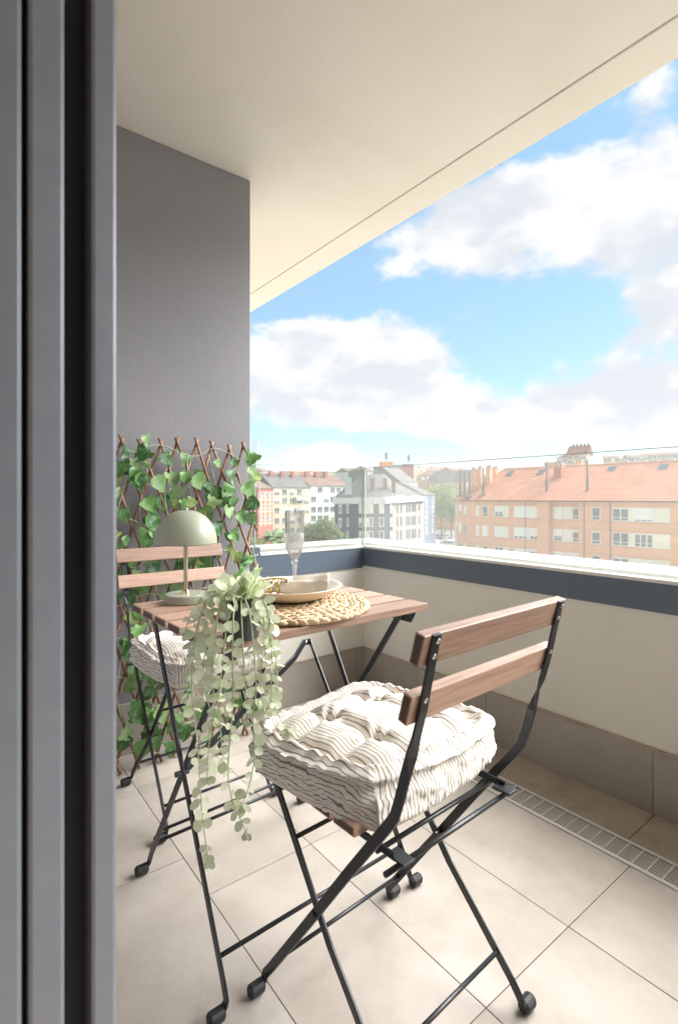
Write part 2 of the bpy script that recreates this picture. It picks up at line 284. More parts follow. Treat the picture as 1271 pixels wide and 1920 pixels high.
# ------------------------------------------------------------------ mesh helpers
class MB:
    def __init__(s): s.v = []; s.f = []; s.uv = None; s.mi = None
    def quad_box(s, c8):
        o = len(s.v); s.v += [tuple(p) for p in c8]
        s.f += [tuple(o + i for i in q) for q in ((0, 3, 2, 1), (4, 5, 6, 7), (0, 1, 5, 4), (1, 2, 6, 5), (2, 3, 7, 6), (3, 0, 4, 7))]; return s
    def box(s, x0, x1, y0, y1, z0, z1):
        return s.quad_box([(x0, y0, z0), (x1, y0, z0), (x1, y1, z0), (x0, y1, z0), (x0, y0, z1), (x1, y0, z1), (x1, y1, z1), (x0, y1, z1)])
    def prism(s, poly, z0, z1):
        o = len(s.v); n = len(poly); z1 = z1 if isinstance(z1, (list, tuple)) else [z1] * n; z0 = z0 if isinstance(z0, (list, tuple)) else [z0] * n
        s.v += [(p[0], p[1], a) for p, a in zip(poly, z0)] + [(p[0], p[1], a) for p, a in zip(poly, z1)]
        s.f += [tuple(o + i for i in range(n))[::-1], tuple(o + n + i for i in range(n))]
        s.f += [(o + i, o + (i + 1) % n, o + n + (i + 1) % n, o + n + i) for i in range(n)]; return s
    def bar(s, pts, wd, w, t):
        """flat bar w wide (along wd at each point) and t thick"""
        pts = [Vector(p) for p in pts]; n = len(pts); o = len(s.v)
        for i, p in enumerate(pts):
            tg = (pts[min(i + 1, n - 1)] - pts[max(i - 1, 0)]).normalized()
            a = Vector(wd[i] if isinstance(wd, list) else wd); a = (a - tg * a.dot(tg)).normalized(); b = tg.cross(a)
            c = min(w, t) * .22
            for u, v in ((w / 2 - c, t / 2), (w / 2, t / 2 - c), (w / 2, -t / 2 + c), (w / 2 - c, -t / 2), (-w / 2 + c, -t / 2), (-w / 2, -t / 2 + c), (-w / 2, t / 2 - c), (-w / 2 + c, t / 2)):
                s.v.append(tuple(p + a * u + b * v))
        for i in range(n - 1):
            for k in range(8): s.f.append((o + i * 8 + k, o + i * 8 + (k + 1) % 8, o + (i + 1) * 8 + (k + 1) % 8, o + (i + 1) * 8 + k))
        s.f += [tuple(o + k for k in range(8))[::-1], tuple(o + (n - 1) * 8 + k for k in range(8))]; return s
    def tube(s, pts, r, seg=8, cap=True):
        pts = [Vector(p) for p in pts]; n = len(pts); o = len(s.v)
        rs = r if isinstance(r, (list, tuple)) else [r] * n
        up = Vector((0, 0, 1))
        for i, p in enumerate(pts):
            tg = (pts[min(i + 1, n - 1)] - pts[max(i - 1, 0)]).normalized()
            a = up - tg * up.dot(tg)
            if a.length < .05: a = Vector((1, 0, 0)) - tg * tg.x
            a.normalize(); b = tg.cross(a)
            for k in range(seg):
                q = 2 * math.pi * k / seg; s.v.append(tuple(p + (a * math.cos(q) + b * math.sin(q)) * rs[i]))
        for i in range(n - 1):
            for k in range(seg): s.f.append((o + i * seg + k, o + i * seg + (k + 1) % seg, o + (i + 1) * seg + (k + 1) % seg, o + (i + 1) * seg + k))
        if cap: s.f += [tuple(o + k for k in range(seg))[::-1], tuple(o + (n - 1) * seg + k for k in range(seg))]
        return s
    def lathe(s, prof, c=(0, 0, 0), seg=40, fn=None):
        o = len(s.v); n = len(prof)
        for r, z in prof:
            for k in range(seg):
                q = 2 * math.pi * k / seg; rr = r if fn is None else fn(r, z, q, k)
                s.v.append((c[0] + rr * math.cos(q), c[1] + rr * math.sin(q), c[2] + z))
        for i in range(n - 1):
            for k in range(seg): s.f.append((o + i * seg + k, o + i * seg + (k + 1) % seg, o + (i + 1) * seg + (k + 1) % seg, o + (i + 1) * seg + k))
        return s
    def face(s, pts):
        o = len(s.v); s.v += [tuple(p) for p in pts]; s.f.append(tuple(range(o, o + len(pts)))); return s
    def mesh(s, name, m, smooth=False, bevel=0.0, off=(0, 0, 0), angle=None):
        me = bpy.data.meshes.new(name)
        me.from_pydata([(a - off[0], b - off[1], c - off[2]) for a, b, c in s.v], [], s.f)
        for x in (m if isinstance(m, (list, tuple)) else [m]): me.materials.append(x)
        if s.mi: me.polygons.foreach_set('material_index', s.mi)
        if bevel > 0:
            b = bmesh.new(); b.from_mesh(me)
            ed = [e for e in b.edges if len(e.link_faces) == 2 and e.calc_face_angle(0) > .5]
            bmesh.ops.bevel(b, geom=ed, offset=bevel, segments=2, affect='EDGES', profile=.6); b.to_mesh(me); b.free()
        if s.uv:
            l = me.uv_layers.new(name='UVMap')
            for lp in me.loops: l.data[lp.index].uv = s.uv[lp.vertex_index]
        if smooth: me.polygons.foreach_set('use_smooth', [True] * len(me.polygons))
        me.update(); return me
    def build(s, name, m, parent=None, smooth=False, bevel=0.0, kind=None, world=False):
        off = tuple(parent_loc(parent)) if (world and parent is not None) else (0, 0, 0)
        o = bpy.data.objects.new(name, s.mesh(name, m, smooth, bevel, off)); COL.objects.link(o)
        if parent is not None: o.parent = parent
        if kind: o['kind'] = kind
        return o
def parent_loc(o):
    v = Vector((0, 0, 0))
    while o is not None: v += o.location; o = o.parent
    return v
def tag(o, label, cat, group=None, kind=None):
    o['label'] = label; o['category'] = cat
    if group: o['group'] = group
    if kind: o['kind'] = kind
    return o
def thing(name, label, cat, loc=(0, 0, 0), rz=0.0, group=None):
    o = bpy.data.objects.new(name, None); COL.objects.link(o); o.location = loc; o.rotation_euler = (0, 0, rz); o.empty_display_size = .1
    return tag(o, label, cat, group)
def inst(name, me, parent, M, label=None):
    o = bpy.data.objects.new(name, me); COL.objects.link(o); o.parent = parent; o.matrix_basis = M
    return o
def structure(o): o['kind'] = 'structure'; return o
def smooth_path(pts, k=6):
    pts = [Vector(p) for p in pts]; out = []
    for i in range(len(pts) - 1):
        p0 = pts[max(i - 1, 0)]; p1 = pts[i]; p2 = pts[i + 1]; p3 = pts[min(i + 2, len(pts) - 1)]
        for j in range(k):
            t = j / k
            out.append(.5 * ((2 * p1) + (p2 - p0) * t + (2 * p0 - 5 * p1 + 4 * p2 - p3) * t * t + (3 * p1 - p0 - 3 * p2 + p3) * t ** 3))
    out.append(pts[-1]); return out
def sstep(a, b, x):
    t = min(1, max(0, (x - a) / (b - a))); return t * t * (3 - 2 * t)

# ================================================================== BALCONY SETTING
XW, YE = 1.712, 2.010            # inner faces of the long parapet and of the end wall
Y0 = -3.0; XF = 0.142            # other end of the balcony; house front
XG0, XG1 = 1.418, 1.524          # drain
CEIL_Z = 2.338

fl = structure(MB().box(XF - .1, XW + .25, Y0 - .2, YE + .25, -.30, -.006).build('floor', GROUT))
def tile_obj(x0, x1, y0, y1, m, z=0.0):
    g = .0011
    o = MB().box(x0 + g, x1 - g, y0 + g, y1 - g, -.0059, z + rnd.uniform(-.0003, .0003)).build('tile', m, fl, bevel=.0007); return o
xs = [XF, .215, .513, .811, 1.110, XG0]
for i in range(5):
    off = {0: .30, 1: .16}.get(i, 0.0)
    ys = [Y0]; y = .635 - .585 * 6 + off
    while y < YE - .02:
        if y > Y0 + .05: ys.append(y)
        y += .5785
    ys.append(YE)
    for a, b in zip(ys[:-1], ys[1:]): tile_obj(xs[i], xs[i + 1], a, b, TILE)
ys = [Y0, -2.35, -1.75, -1.15, -.55, .05, .645, 1.245, 1.845, YE]
for a, b in zip(ys[:-1], ys[1:]): tile_obj(XG1, XW, a, b, STRIP, .001)
# drain channel with its grate
dr = structure(MB().box(XG0 + .002, XG1 - .002, Y0, YE - .12, -.0058, -.0052).build('drain_channel', CHAN))
m = MB(); yE2 = YE - .12
m.box(XG0 + .0015, XG0 + .016, Y0, yE2, -.005, .0015); m.box(XG1 - .014, XG1 - .0015, Y0, yE2, -.005, .0015)
m.build('grate_frame', GRATE, dr)
m = MB(); y = Y0 + .02
while y < yE2: m.box(XG0 + .0161, XG1 - .0141, y, y + .0035, -.005, .001); y += .0365
nb = 8; w = (XG1 - XG0 - .030) / nb
for k in range(1, nb): m.box(XG0 + .016 + w * k - .0018, XG0 + .016 + w * k + .0018, Y0, yE2, -.005, .0004)
g = m.build('grate_bars', GRATE, dr); g['kind'] = 'stuff'

# ceiling in two sheets with a drip groove
ce = structure(MB().box(XF - .1, 1.6615, Y0 - .2, 6.5, CEIL_Z, CEIL_Z + .02).build('ceiling', CEIL))
MB().box(1.6725, 1.83, Y0 - .2, 6.5, CEIL_Z, CEIL_Z + .0199).build('ceiling_edge_strip', CEIL, ce, bevel=.004)
MB().box(XF - .1, 1.828, Y0 - .2, 6.5, CEIL_Z + .021, CEIL_Z + .32).build('slab', CEIL, ce)

# long parapet
par = thing('parapet_wall', 'long cream rendered balcony parapet with gray tiled foot and slate metal band', 'wall', (XW, .0, 0))
MB().box(XW + .0005, XW + .30, Y0 - .2, YE + .22, -.3, .70).build('wall', CREAM, par, world=True)
ys = [Y0, -2.35, -1.75, -1.15, -.55, .05, .65, 1.25, 1.85, YE]
for a, b in zip(ys[:-1], ys[1:]):
    MB().box(XW - .009, XW, a + .0009, b - .0009, .0015, .1895).build('tile', SKIRT, par, bevel=.0008, world=True)
MB().box(XW - .0105, XW, Y0, YE - .009, .190, .1985).build('skirting_trim', STRIP, par, world=True)
MB().box(XW - .004, XW + .0004, Y0, YE - .004, .612, .7005).build('metal_band', BAND, par, world=True)
MB().box(XW - .006, XW + .006, Y0, YE - .006, .7008, .7125).build('white_edge', WHITEMET, par, bevel=.002, world=True)
MB().box(XW + .092, XW + .325, Y0 - .2, YE + .325, .700, .7160).build('coping', COPING, par, world=True)
# end wall parapet
XGW = 1.072
epr = thing('end_parapet', 'short cream end parapet beyond the table with slate band under the glass', 'wall', (XGW, YE, 0))
MB().box(XGW, XW + .0002, YE + .0005, YE + .22, -.3, .70).build('wall', CREAM, epr, world=True)
for a, b in ((.92, 1.10), (1.10, 1.66), (1.66, XW - .009)):
    if a > XGW: MB().box(a + .0009, b - .0009, YE - .009, YE, .0015, .1895).build('tile', SKIRT, epr, bevel=.0008, world=True)
MB().box(XGW + .031, 1.0991, YE - .009, YE, .0015, .1895).build('tile', SKIRT, epr, world=True)
MB().box(XGW + .03, XW - .0105, YE - .0105, YE, .190, .1985).build('skirting_trim', STRIP, epr, world=True)
MB().box(XGW + .002, XW - .004, YE - .004, YE + .0004, .600, .7005).build('metal_band', BAND, epr, world=True)
MB().box(XGW + .045, XW - .006, YE - .006, YE + .006, .7008, .7125).build('white_edge', WHITEMET, epr, bevel=.002, world=True)
MB().box(XGW + .045, XW + .0919, YE + .092, YE + .325, .7009, .7158).build('coping', COPING, epr, world=True)
MB().box(XGW + .001, XGW + .043, YE - .005, YE + .06, .7009, .738).build('end_cap', BAND, epr, world=True)
# glass balustrade: one long pane, one short pane
gx = XW + .055
gl = thing('glass_balustrade', 'long frameless glass pane standing along the balcony parapet', 'glass panel', (gx, 0, .712))
MB().box(gx - .012, gx + .012, Y0, YE + .043, .7002, .7085).build('channel', WHITEMET, gl, bevel=.003, world=True)
MB().box(gx - .005, gx + .005, Y0, YE + .044, .7087, 1.112).build('pane', GLASS, gl, world=True)
MB().box(gx - .0049, gx + .0049, Y0, YE + .044, 1.1122, 1.1140).build('pane_edge', EDGE, gl, world=True)
MB().box(gx - .0049, gx + .0049, YE + .0445, YE + .047, .7087, 1.112).build('pane_edge', EDGE, gl, world=True)
gy = YE + .055
g2 = thing('end_glass_panel', 'short frameless glass pane over the end parapet beside the gray wall', 'glass panel', (1.4, gy, .712))
MB().box(XGW + .049, gx - .0125, gy - .012, gy + .012, .7002, .7085).build('channel', WHITEMET, g2, bevel=.003, world=True)
MB().box(XGW + .051, gx - .012, gy - .005, gy + .005, .7087, 1.108).build('pane', GLASS, g2, world=True)
MB().box(XGW + .051, gx - .012, gy - .0049, gy + .0049, 1.1082, 1.110).build('pane_edge', EDGE, g2, world=True)
MB().box(XGW + .0475, XGW + .0505, gy - .0049, gy + .0049, .7087, 1.108).build('pane_edge', EDGE, g2, world=True)
MB().box(gx - .0115, gx - .0085, gy - .0049, gy + .0049, .7087, 1.108).build('pane_edge', EDGE, g2, world=True)
# gray wall at the end
gw = thing('gray_wall', 'tall dark gray rendered wall at the end of the balcony behind the ivy', 'wall', (.6, YE, 0))
MB().box(-.2, XGW - .003, YE - .002, YE + .30, -.3, CEIL_Z - .0015).build('wall', GRAYWALL, gw, bevel=.004, world=True)
for a, b in ((XF, .32), (.32, .92), (.92, XGW + .02)):
    MB().box(a + .001, b - .001, YE - .011, YE - .0021, .0015, .1895).build('tile', SKIRT, gw, bevel=.0008, world=True)
# the house front, other end wall and the photographer's unseen room, closed to block sky light
hs = thing('house_wall', 'gray house front with the open sliding door the photo is taken from', 'wall', (XF, .6, 0))
MB().box(XF - .30, XF - .001, .80, YE - .0025, 0, CEIL_Z - .001).build('wall', GRAYWALL, hs, world=True)
MB().box(XF - .30, XF - .001, Y0, -1.6, 0, CEIL_Z - .001).build('wall', GRAYWALL, hs, world=True)
ew = thing('far_end_wall', 'gray wall closing the balcony behind the photographer', 'wall', (.8, Y0, 0))
MB().box(-.2, XW + .25, Y0 - .4, Y0 - .21, -.3, CEIL_Z - .002).build('wall', GRAYWALL, ew, world=True)
m = MB(); m.box(-5, XF - .302, -4, 3, -.06, -.001)
structure(m.build('room_floor', mat('oak_floor', (.42, .30, .20), .5, col2=(.36, .25, .16), nscale=5)))
m = MB(); m.box(-5.2, -5, -4, 3, 0, 2.5).box(-5, XF - .303, 3, 3.2, 0, 2.5).box(-5, XF - .303, -4.2, -4, 0, 2.5)
structure(m.build('room_walls', INNER))
structure(MB().box(-5.2, XF - .102, -4.2, 3.2, 2.502, 2.6).build('room_ceiling', INNER))

# ------------------------------------------------------------------ sliding door jamb (very near the camera)
JY = .55
def jx(px, y=JY): return at(px, PCY, 1.0).x / at(px, PCY, 1.0).y * y
dj = thing('sliding_door_frame', 'gray aluminium sliding door jamb with shade-dark gaps right beside the lens', 'door frame', (.1, JY, 0))
def jamb(name, pa, pb, y, m, dep=.10, bev=.004):
    MB().box(jx(pa, y), jx(pb, y), y, y + dep, -.004, 2.50).build(name, m, dj, bevel=bev, world=True)
jamb('outer_profile', 170.5, 220, JY, FRAME)
jamb('sash_profile', 52, 122, JY, FRAME)
jamb('inner_panel', -160, 41.5, JY, FRAME2)
MB().box(jx(120, JY + .03), jx(172, JY + .03), JY + .028, JY + .10, -.003, 2.5).build('gap_shade', DARK, dj, world=True)  # near-black fill, the shade of the gap put into its colour
MB().box(jx(36, JY + .03), jx(56, JY + .03), JY + .028, JY + .10, -.002, 2.5).build('gap_shade', DARK, dj, world=True)
MB().box(jx(-160, JY), XF - .002, JY + .101, .7995, -.003, CEIL_Z - .002).build('reveal', GRAYWALL, dj, world=True)

# ================================================================== FURNITURE
X3, Y3, Z3 = Vector((1, 0, 0)), Vector((0, 1, 0)), Vector((0, 0, 1))
def foot_cap(leg, x, y, sx):
    prof = [(.000, -.0165), (.0095, -.0165), (.0128, -.0125), (.0128, .0105), (.0100, .0145), (0, .0145)]
    m = MB().lathe(prof, seg=12)
    M = Matrix.Rotation(R(90) * sx, 4, 'Y')
    m.v = [tuple(M @ Vector(p) + Vector((x + sx * .021, y, .0130))) for p in m.v]
    return m.build('rubber_foot', RUBBER, leg, smooth=False)
def bend_leg(x, sx, pts, wd):
    """pts go from just above the floor up; the foot end turns outwards"""
    y0 = pts[0][0]; head = [(x + sx * .022, y0, .0150), (x + sx * .010, y0, .0165), (x + sx * .003, y0 + (pts[1][0] - y0) * .03, .022)]
    P = head + [(x, y, z) for y, z in pts]
    return P

def make_slat(name, L, W, T, M4, parent, endgrain=True):
    m = MB().box(-L / 2, L / 2, -W / 2, W / 2, -T / 2, T / 2)
    o = m.build(name, WOOD, parent, bevel=.0022); o.matrix_basis = M4
    if endgrain:
        for s in (-1, 1):
            q = MB().box(s * L / 2 - .0004 if s < 0 else L / 2 + .0001, s * L / 2 - .0001 if s < 0 else L / 2 + .0004, -W / 2 + .003, W / 2 - .003, -T / 2 + .003, T / 2 - .003)
            e = q.build('end_grain', ENDWOOD, o)
    return o

def make_chair(label, loc, rz, p):
    t = thing('folding_chair', label, 'chair', loc, rz, 'wooden folding bistro chairs')
    w, ws = p['w'], p['ws']
    lower = [(p['yf'], .030), (p['yf'] - .02, .055), (.05, .215), (-.057, .362), (-.148, .484), (-.158, .499), (-.169, .532), (-.180, .570)]
    upper = [(-.190, .600), (-.199, .630), (-.210, .668), (p['yt'] + .004, .765), (p['yt'], p['zt'])]
    for s in (-1, 1):
        x = s * w
        P = bend_leg(x, s, lower + upper, None)
        n = len(P); wd = []
        for i, q in enumerate(P):
            z = q[2]; k = sstep(.560, .632, z)
            a = Vector((0, 1, 0)) * (1 - k) + Vector((s * 1.0, .0, 0)) * k
            if i < 3: a = Vector((0, 1, 0))
            elif k == 0:
                tg = (Vector(P[min(i + 1, n - 1)]) - Vector(P[i - 1])).normalized(); a = Vector((0, -tg.z, tg.y))
                if a.y < 0: a = -a
            wd.append(a)
        leg = MB().bar(P, wd, .0172, .0052).build('back_leg', BLACK, t)
        foot_cap(leg, x, p['yf'], s)
        # short leg, inside the long one
        x2 = s * ws
        Q = bend_leg(x2, s, [(p['ysf'], .030), (p['ysf'] + .02, .055), (.0, .20), (.165, .408), (.172, .418)], None)
        wd = []
        for i, q in enumerate(Q):
            tg = (Vector(Q[min(i + 1, len(Q) - 1)]) - Vector(Q[max(i - 1, 0)])).normalized()
            wd.append(Vector((0, 1, 0)) if i < 3 else Vector((0, tg.z, -tg.y)))
        l2 = MB().bar(Q, wd, .0165, .0052).build('front_leg', BLACK, t)
        foot_cap(l2, x2, p['ysf'], s)
        # pivot bolt
        b = MB().tube([(s * (ws - .008), .030, .243), (s * (w + .006), .030, .243)], .0055, 10).build('pivot_bolt', BLACK, t)
        # side rail under the slats and its rear bracket
        MB().bar([(s * (ws - .011), .185, .421), (s * (ws - .011), -.138, .421)], Z3, .013, .004).build('seat_rail', BLACK, t)
        br = MB().quad_box([(s * (ws - .02) - .012, -.160, .417), (s * (ws - .02) + .012, -.160, .417), (s * (ws - .02) + .012, -.124, .417), (s * (ws - .02) - .012, -.124, .417),
                            (s * (ws - .02) - .012, -.160, .421), (s * (ws - .02) + .012, -.160, .421), (s * (ws - .02) + .012, -.124, .421), (s * (ws - .02) - .012, -.124, .421)])
        br.build('bracket', BLACK, t, bevel=.001)
    MB().tube([(-w, p['yf'] - .035, .078), (w, p['yf'] - .035, .078)], .0042, 8).build('stretcher', BLACK, t, smooth=True)
    MB().tube([(-ws, p['ysf'] + .05, .088), (ws, p['ysf'] + .05, .088)], .0042, 8).build('stretcher', BLACK, t, smooth=True)
    MB().tube([(-ws, .105, .332), (ws, .105, .332)], .0042, 8).build('stretcher', BLACK, t, smooth=True)
    MB().tube([(-w - .004, -.142, .408), (w + .012, -.142, .408)], .0045, 8).build('hinge_rod', BLACK, t, smooth=True)
    MB().tube([(-ws + .01, -.100, .410), (ws - .01, -.100, .410)], .0042, 8).build('hinge_rod', BLACK, t, smooth=True)
    # seat slats
    for k in range(5):
        y = -.054 + k * .058
        make_slat('seat_slat', .356, .0515, .017, Matrix.Translation((0, y, .440)), t)
    # back slats, one behind each pair of screws, in front of the poles
    tilt = math.atan2(.043, .137)
    for zc, L in ((.758, .386), (.673, .386)):
        k = (zc - .63) / (.775 - .63); yc = -.199 + (p['yt'] + .199) * k + .0115
        M = Matrix.Translation((0, yc, zc)) @ Matrix.Rotation(R(90) + tilt * .9, 4, 'X')
        s = make_slat('back_slat', L, .046 if zc > .7 else .044, .017, M, t)
        for sx in (-1, 1):
            for dz in (-.011, .011):
                c = Vector((sx * w, yc - .0148 - dz * math.tan(tilt), zc + dz))
                q = MB().lathe([(.0, .0012), (.0032, .0009), (.0042, 0)], seg=10)
                Mr = Matrix.Rotation(R(90) + tilt * .9, 4, 'X')
                q.v = [tuple(Mr @ Vector(v) + c) for v in q.v]
                q.build('screw', SCREW, t, smooth=True)
    return t

near_p = dict(w=.170, ws=.160, yf=.188, yt=-.235, zt=.778, ysf=-.165)
chair_n = make_chair('wooden folding chair in front with its back to the lens and a striped cushion', (.681, .703, 0), .045, near_p)
back_p = dict(w=.166, ws=.156, yf=.190, yt=-.240, zt=.770, ysf=-.165)
chair_b = make_chair('wooden folding chair on the far side of the table backed up to the ivy trellis', (.668, 1.625, 0), math.pi + .01, back_p)

# ------------------------------------------------------------------ seat cushions
def make_cushion(label, loc, rz, seed, sx=.182, sy=.174, squash=()):
    N = 120; M_ = 22; v = []; uv = []; f = []
    tufts = [(-.068, -.062), (.068, -.060), (-.066, .066), (.068, .064)]
    def nz(x, y, z, s): return mnoise.noise(Vector((x * s + seed * 3.7, y * s - seed * 1.3, z * s)))
    def top(x, y):
        ax, ay = abs(x) / sx, abs(y) / sy
        e = min(1 - ax, 1 - ay) * sx                             # distance from the edge
        d = sx * (1 - (ax ** 6 + ay ** 6) ** (1 / 6))
        d = max(d, 0)
        z = .051 + .035 * (1 - math.exp(-max(d - .018, 0) / .045))
        # valleys between the tufts and from tufts to the rim
        for tx in (-.067, .067):
            wv = .016; z -= .013 * math.exp(-((x - tx - .012 * nz(x, y, 0, 9)) / wv) ** 2) * sstep(.0, .035, d)
        for ty in (-.061, .065):
            z -= .013 * math.exp(-((y - ty - .012 * nz(x, y, 4, 9)) / .016) ** 2) * sstep(.0, .035, d)
        for tx, ty in tufts:
            r = math.hypot(x - tx, y - ty); z -= .024 * math.exp(-(r / .017) ** 2)
            th = math.atan2(y - ty, x - tx)
            z += .0045 * math.sin(th * 7 + seed + 2 * nz(tx, ty, 1, 5)) * math.exp(-((r - .024) / .018) ** 2)
        # rolled edge, gathered
        g = .5 + .5 * nz(x, y, 11, 13)
        z += .0145 * (.75 + .5 * g) * math.exp(-((d - .010) / .009) ** 2) - .009 * math.exp(-((d - .027) / .008) ** 2)
        z += (.0026 * math.sin((x + y) * 150 * (1 if ax < ay else -1) + 9 * nz(x, y, 2, 10)) + .0045 * nz(x, y, 7, 42)) * math.exp(-((d - .012) / .014) ** 2)
        z += .0035 * nz(x, y, 1, 20) + .0016 * nz(x, y, 3, 55) * sstep(.0, .03, d) + .007 * nz(x, y, 5, 7)
        return z
    def rsq(a, b):            # square grid to rounded square
        k = 1 - .115 * (a * a * b * b) ** 1.4; return a * k, b * k
    for j in range(N + 1):
        for i in range(N + 1):
            a, b = i / N * 2 - 1, j / N * 2 - 1
            a, b = rsq(a, b); x, y = a * sx, b * sy
            v.append((x, y, top(x, y))); uv.append((x, y))
    for j in range(N):
        for i in range(N): f.append((j * (N + 1) + i, j * (N + 1) + i + 1, (j + 1) * (N + 1) + i + 1, (j + 1) * (N + 1) + i))
    ring = [i for i in range(N)] + [N + j * (N + 1) for j in range(N)] + [N * (N + 1) + N - i for i in range(N)] + [(N - j) * (N + 1) for j in range(N)]
    prev = ring[:]; n = len(ring)
    for r in range(1, M_ + 1):
        t = r / M_; cur = []
        for q, idx in enumerate(ring):
            x, y, z = v[idx]; u0, v0 = uv[idx]
            side = q // N                                            # 0 back, 1 right, 2 front, 3 left
            nx, ny = math.copysign((abs(x) / sx) ** 5, x), math.copysign((abs(y) / sy) ** 5, y)
            ll = math.hypot(nx, ny) + 1e-9; nx /= ll; ny /= ll
            per = q / n * 4 * 2 * sx
            drop = t * (z + .020)
            sm = sstep(.02, .30, t); zz = (1 - t) * (z * (1 - sm) + .066 * sm) - .020 * t
            bul = .016 * math.sin(math.pi * min(1, t * 1.02)) ** .7 + .003 * t ** 4
            bul += .009 * math.exp(-((t - .10) / .09) ** 2) - .010 * math.exp(-((t - .30) / .09) ** 2) + .006 * math.exp(-((t - .80) / .12) ** 2)
            wp = per + .05 * nz(per, t * .5, 6, 5) + t * .012 * math.sin(per * 23 + seed)
            w1 = nz(wp, t * .05, 1, 34); w2 = nz(wp * 1.1, t * .10, 5, 62); w3 = nz(per * .6, t * .16, 8, 24)
            fold = .0055 * (1 - 2.2 * abs(w1)) + .0020 * (1 - 2.2 * abs(w2)) + .010 * w3
            fold *= math.sin(math.pi * min(1, t * .96 + .04)) ** .6
            bul += fold - .004
            v.append((x + nx * bul, y + ny * bul, zz + .0045 * nz(per, t, 3, 25) * math.sin(math.pi * t)))
            # the stripes run front to back: they wrap down the sides with the cloth
            du = math.copysign(t * .104, x) if side in (1, 3) else 0.0
            cu = .003 * nz(per, t, 9, 12) + (fold * .1 if side in (1, 3) else 0)
            uv.append((u0 + du + cu, v0)); cur.append(len(v) - 1)
        for q in range(n):
            f.append((prev[q], prev[(q + 1) % n], cur[(q + 1) % n], cur[q])[::-1])
        prev = cur
    def warp(p):
        x, y, z = p
        for cx_, cy_, dx, dy, dz in squash:
            k = (max(0, 1 + cx_ * x / sx) / 2 * max(0, 1 + cy_ * y / sy) / 2) ** 1.6; k2 = k * (.35 + .65 * min(1, max(0, z) / .07)); x += dx * k2; y += dy * k2; z += dz * k * max(0, z) / .09
        return (x, y, z)
    v = [warp(p) for p in v]
    mb = MB(); mb.v = v; mb.f = f; mb.uv = uv
    t = tag(mb.build('seat_cushion', TICK, None, smooth=True), label, 'cushion', 'striped seat cushions')
    t.location = loc; t.rotation_euler = (0, 0, rz)
    q = MB().box(-sx * .90, sx * .90, -sy * .90, sy * .90, .0005, .010); q.uv = [(p[0], p[1]) for p in q.v]; q.v = [warp(p) for p in q.v]; q.build('underside', TICK, t)
    for tx, ty in tufts:
        z = top(tx, ty); wx, wy, wz = warp((tx, ty, z))
        q = MB().lathe([(0, .002), (.004, .0012), (.0055, -.001)], (wx, wy, wz + .001), seg=10)
        q.uv = [(tx, ty)] * len(q.v); q.build('tuft_button', TICK, t, smooth=True)
    return t
make_cushion('tufted black and cream striped cushion on the front chair', (.680, .770, .4490), .14, 1, squash=((-1, -1, .026, .036, .012), (1, -1, .044, .008, .004), (1, 1, .014, .0, .0)))
make_cushion('striped cushion on the far chair, half hidden behind the hanging plant', (.672, 1.565, .4490), math.pi + .06, 4)

# ------------------------------------------------------------------ table
TBX, TBY, TRZ = .660, 1.085, R(1.3)
tb = thing('folding_table', 'small folding bistro table with slatted wooden top and black crossed legs', 'table', (TBX, TBY, 0), TRZ)
TL = .566; pitch = .0772
for k in range(6):
    y = -.2235 + .030 + k * pitch
    make_slat('top_slat', TL, .0625, .018, Matrix.Translation((0, y, .691)), tb)
for s in (-1, 1):
    xr = s * .236
    m = MB().quad_box([(xr - .003, -.212, .6575), (xr + .003, -.212, .6575), (xr + .003, .222, .6575), (xr - .003, .222, .6575), (xr - .003, -.226, .6818), (xr + .003, -.226, .6818), (xr + .003, .236, .6818), (xr - .003, .236, .6818)])
    m.build('top_rail', BLACK, tb)
    m = MB().quad_box([(xr - .022, -.222, .6788), (xr + .003, -.222, .6788), (xr + .003, .232, .6788), (xr - .022, .232, .6788), (xr - .022, -.222, .6815), (xr + .003, -.222, .6815), (xr + .003, .232, .6815), (xr - .022, .232, .6815)])
    m.build('rail_flange', BLACK, tb)
    def leg(x, y0, y1, ztop, name):
        P = bend_leg(x, s, [(y0, .030), (y0 + (y1 - y0) * .035, .058), (y0 + (y1 - y0) * .5, .355), (y1, ztop)], None)
        wd = []
        for i in range(len(P)):
            tg = (Vector(P[min(i + 1, len(P) - 1)]) - Vector(P[max(i - 1, 0)])).normalized()
            wd.append(Y3 if i < 3 else Vector((0, tg.z, -tg.y)))
        l = MB().bar(P, wd, .0165, .0055).build(name, BLACK, tb); foot_cap(l, x, y0, s); return l
    leg(s * .246, -.200, .185, .676, 'leg')            # back top to front foot
    leg(s * .228, .262, -.185, .676, 'leg')           # front top to back foot
    MB().tube([(s * .222, .030, .352), (s * .252, .030, .352)], .006, 10).build('pivot_bolt', BLACK, tb)
MB().tube([(-.246, -.168, .088), (.246, -.168, .088)], .0045, 8).build('stretcher', BLACK, tb, smooth=True)
MB().tube([(-.228, .232, .088), (.228, .232, .088)], .0045, 8).build('stretcher', BLACK, tb, smooth=True)
MB().tube([(-.228, .205, .130), (.228, .205, .130)], .0040, 8).build('stretcher', BLACK, tb, smooth=True)
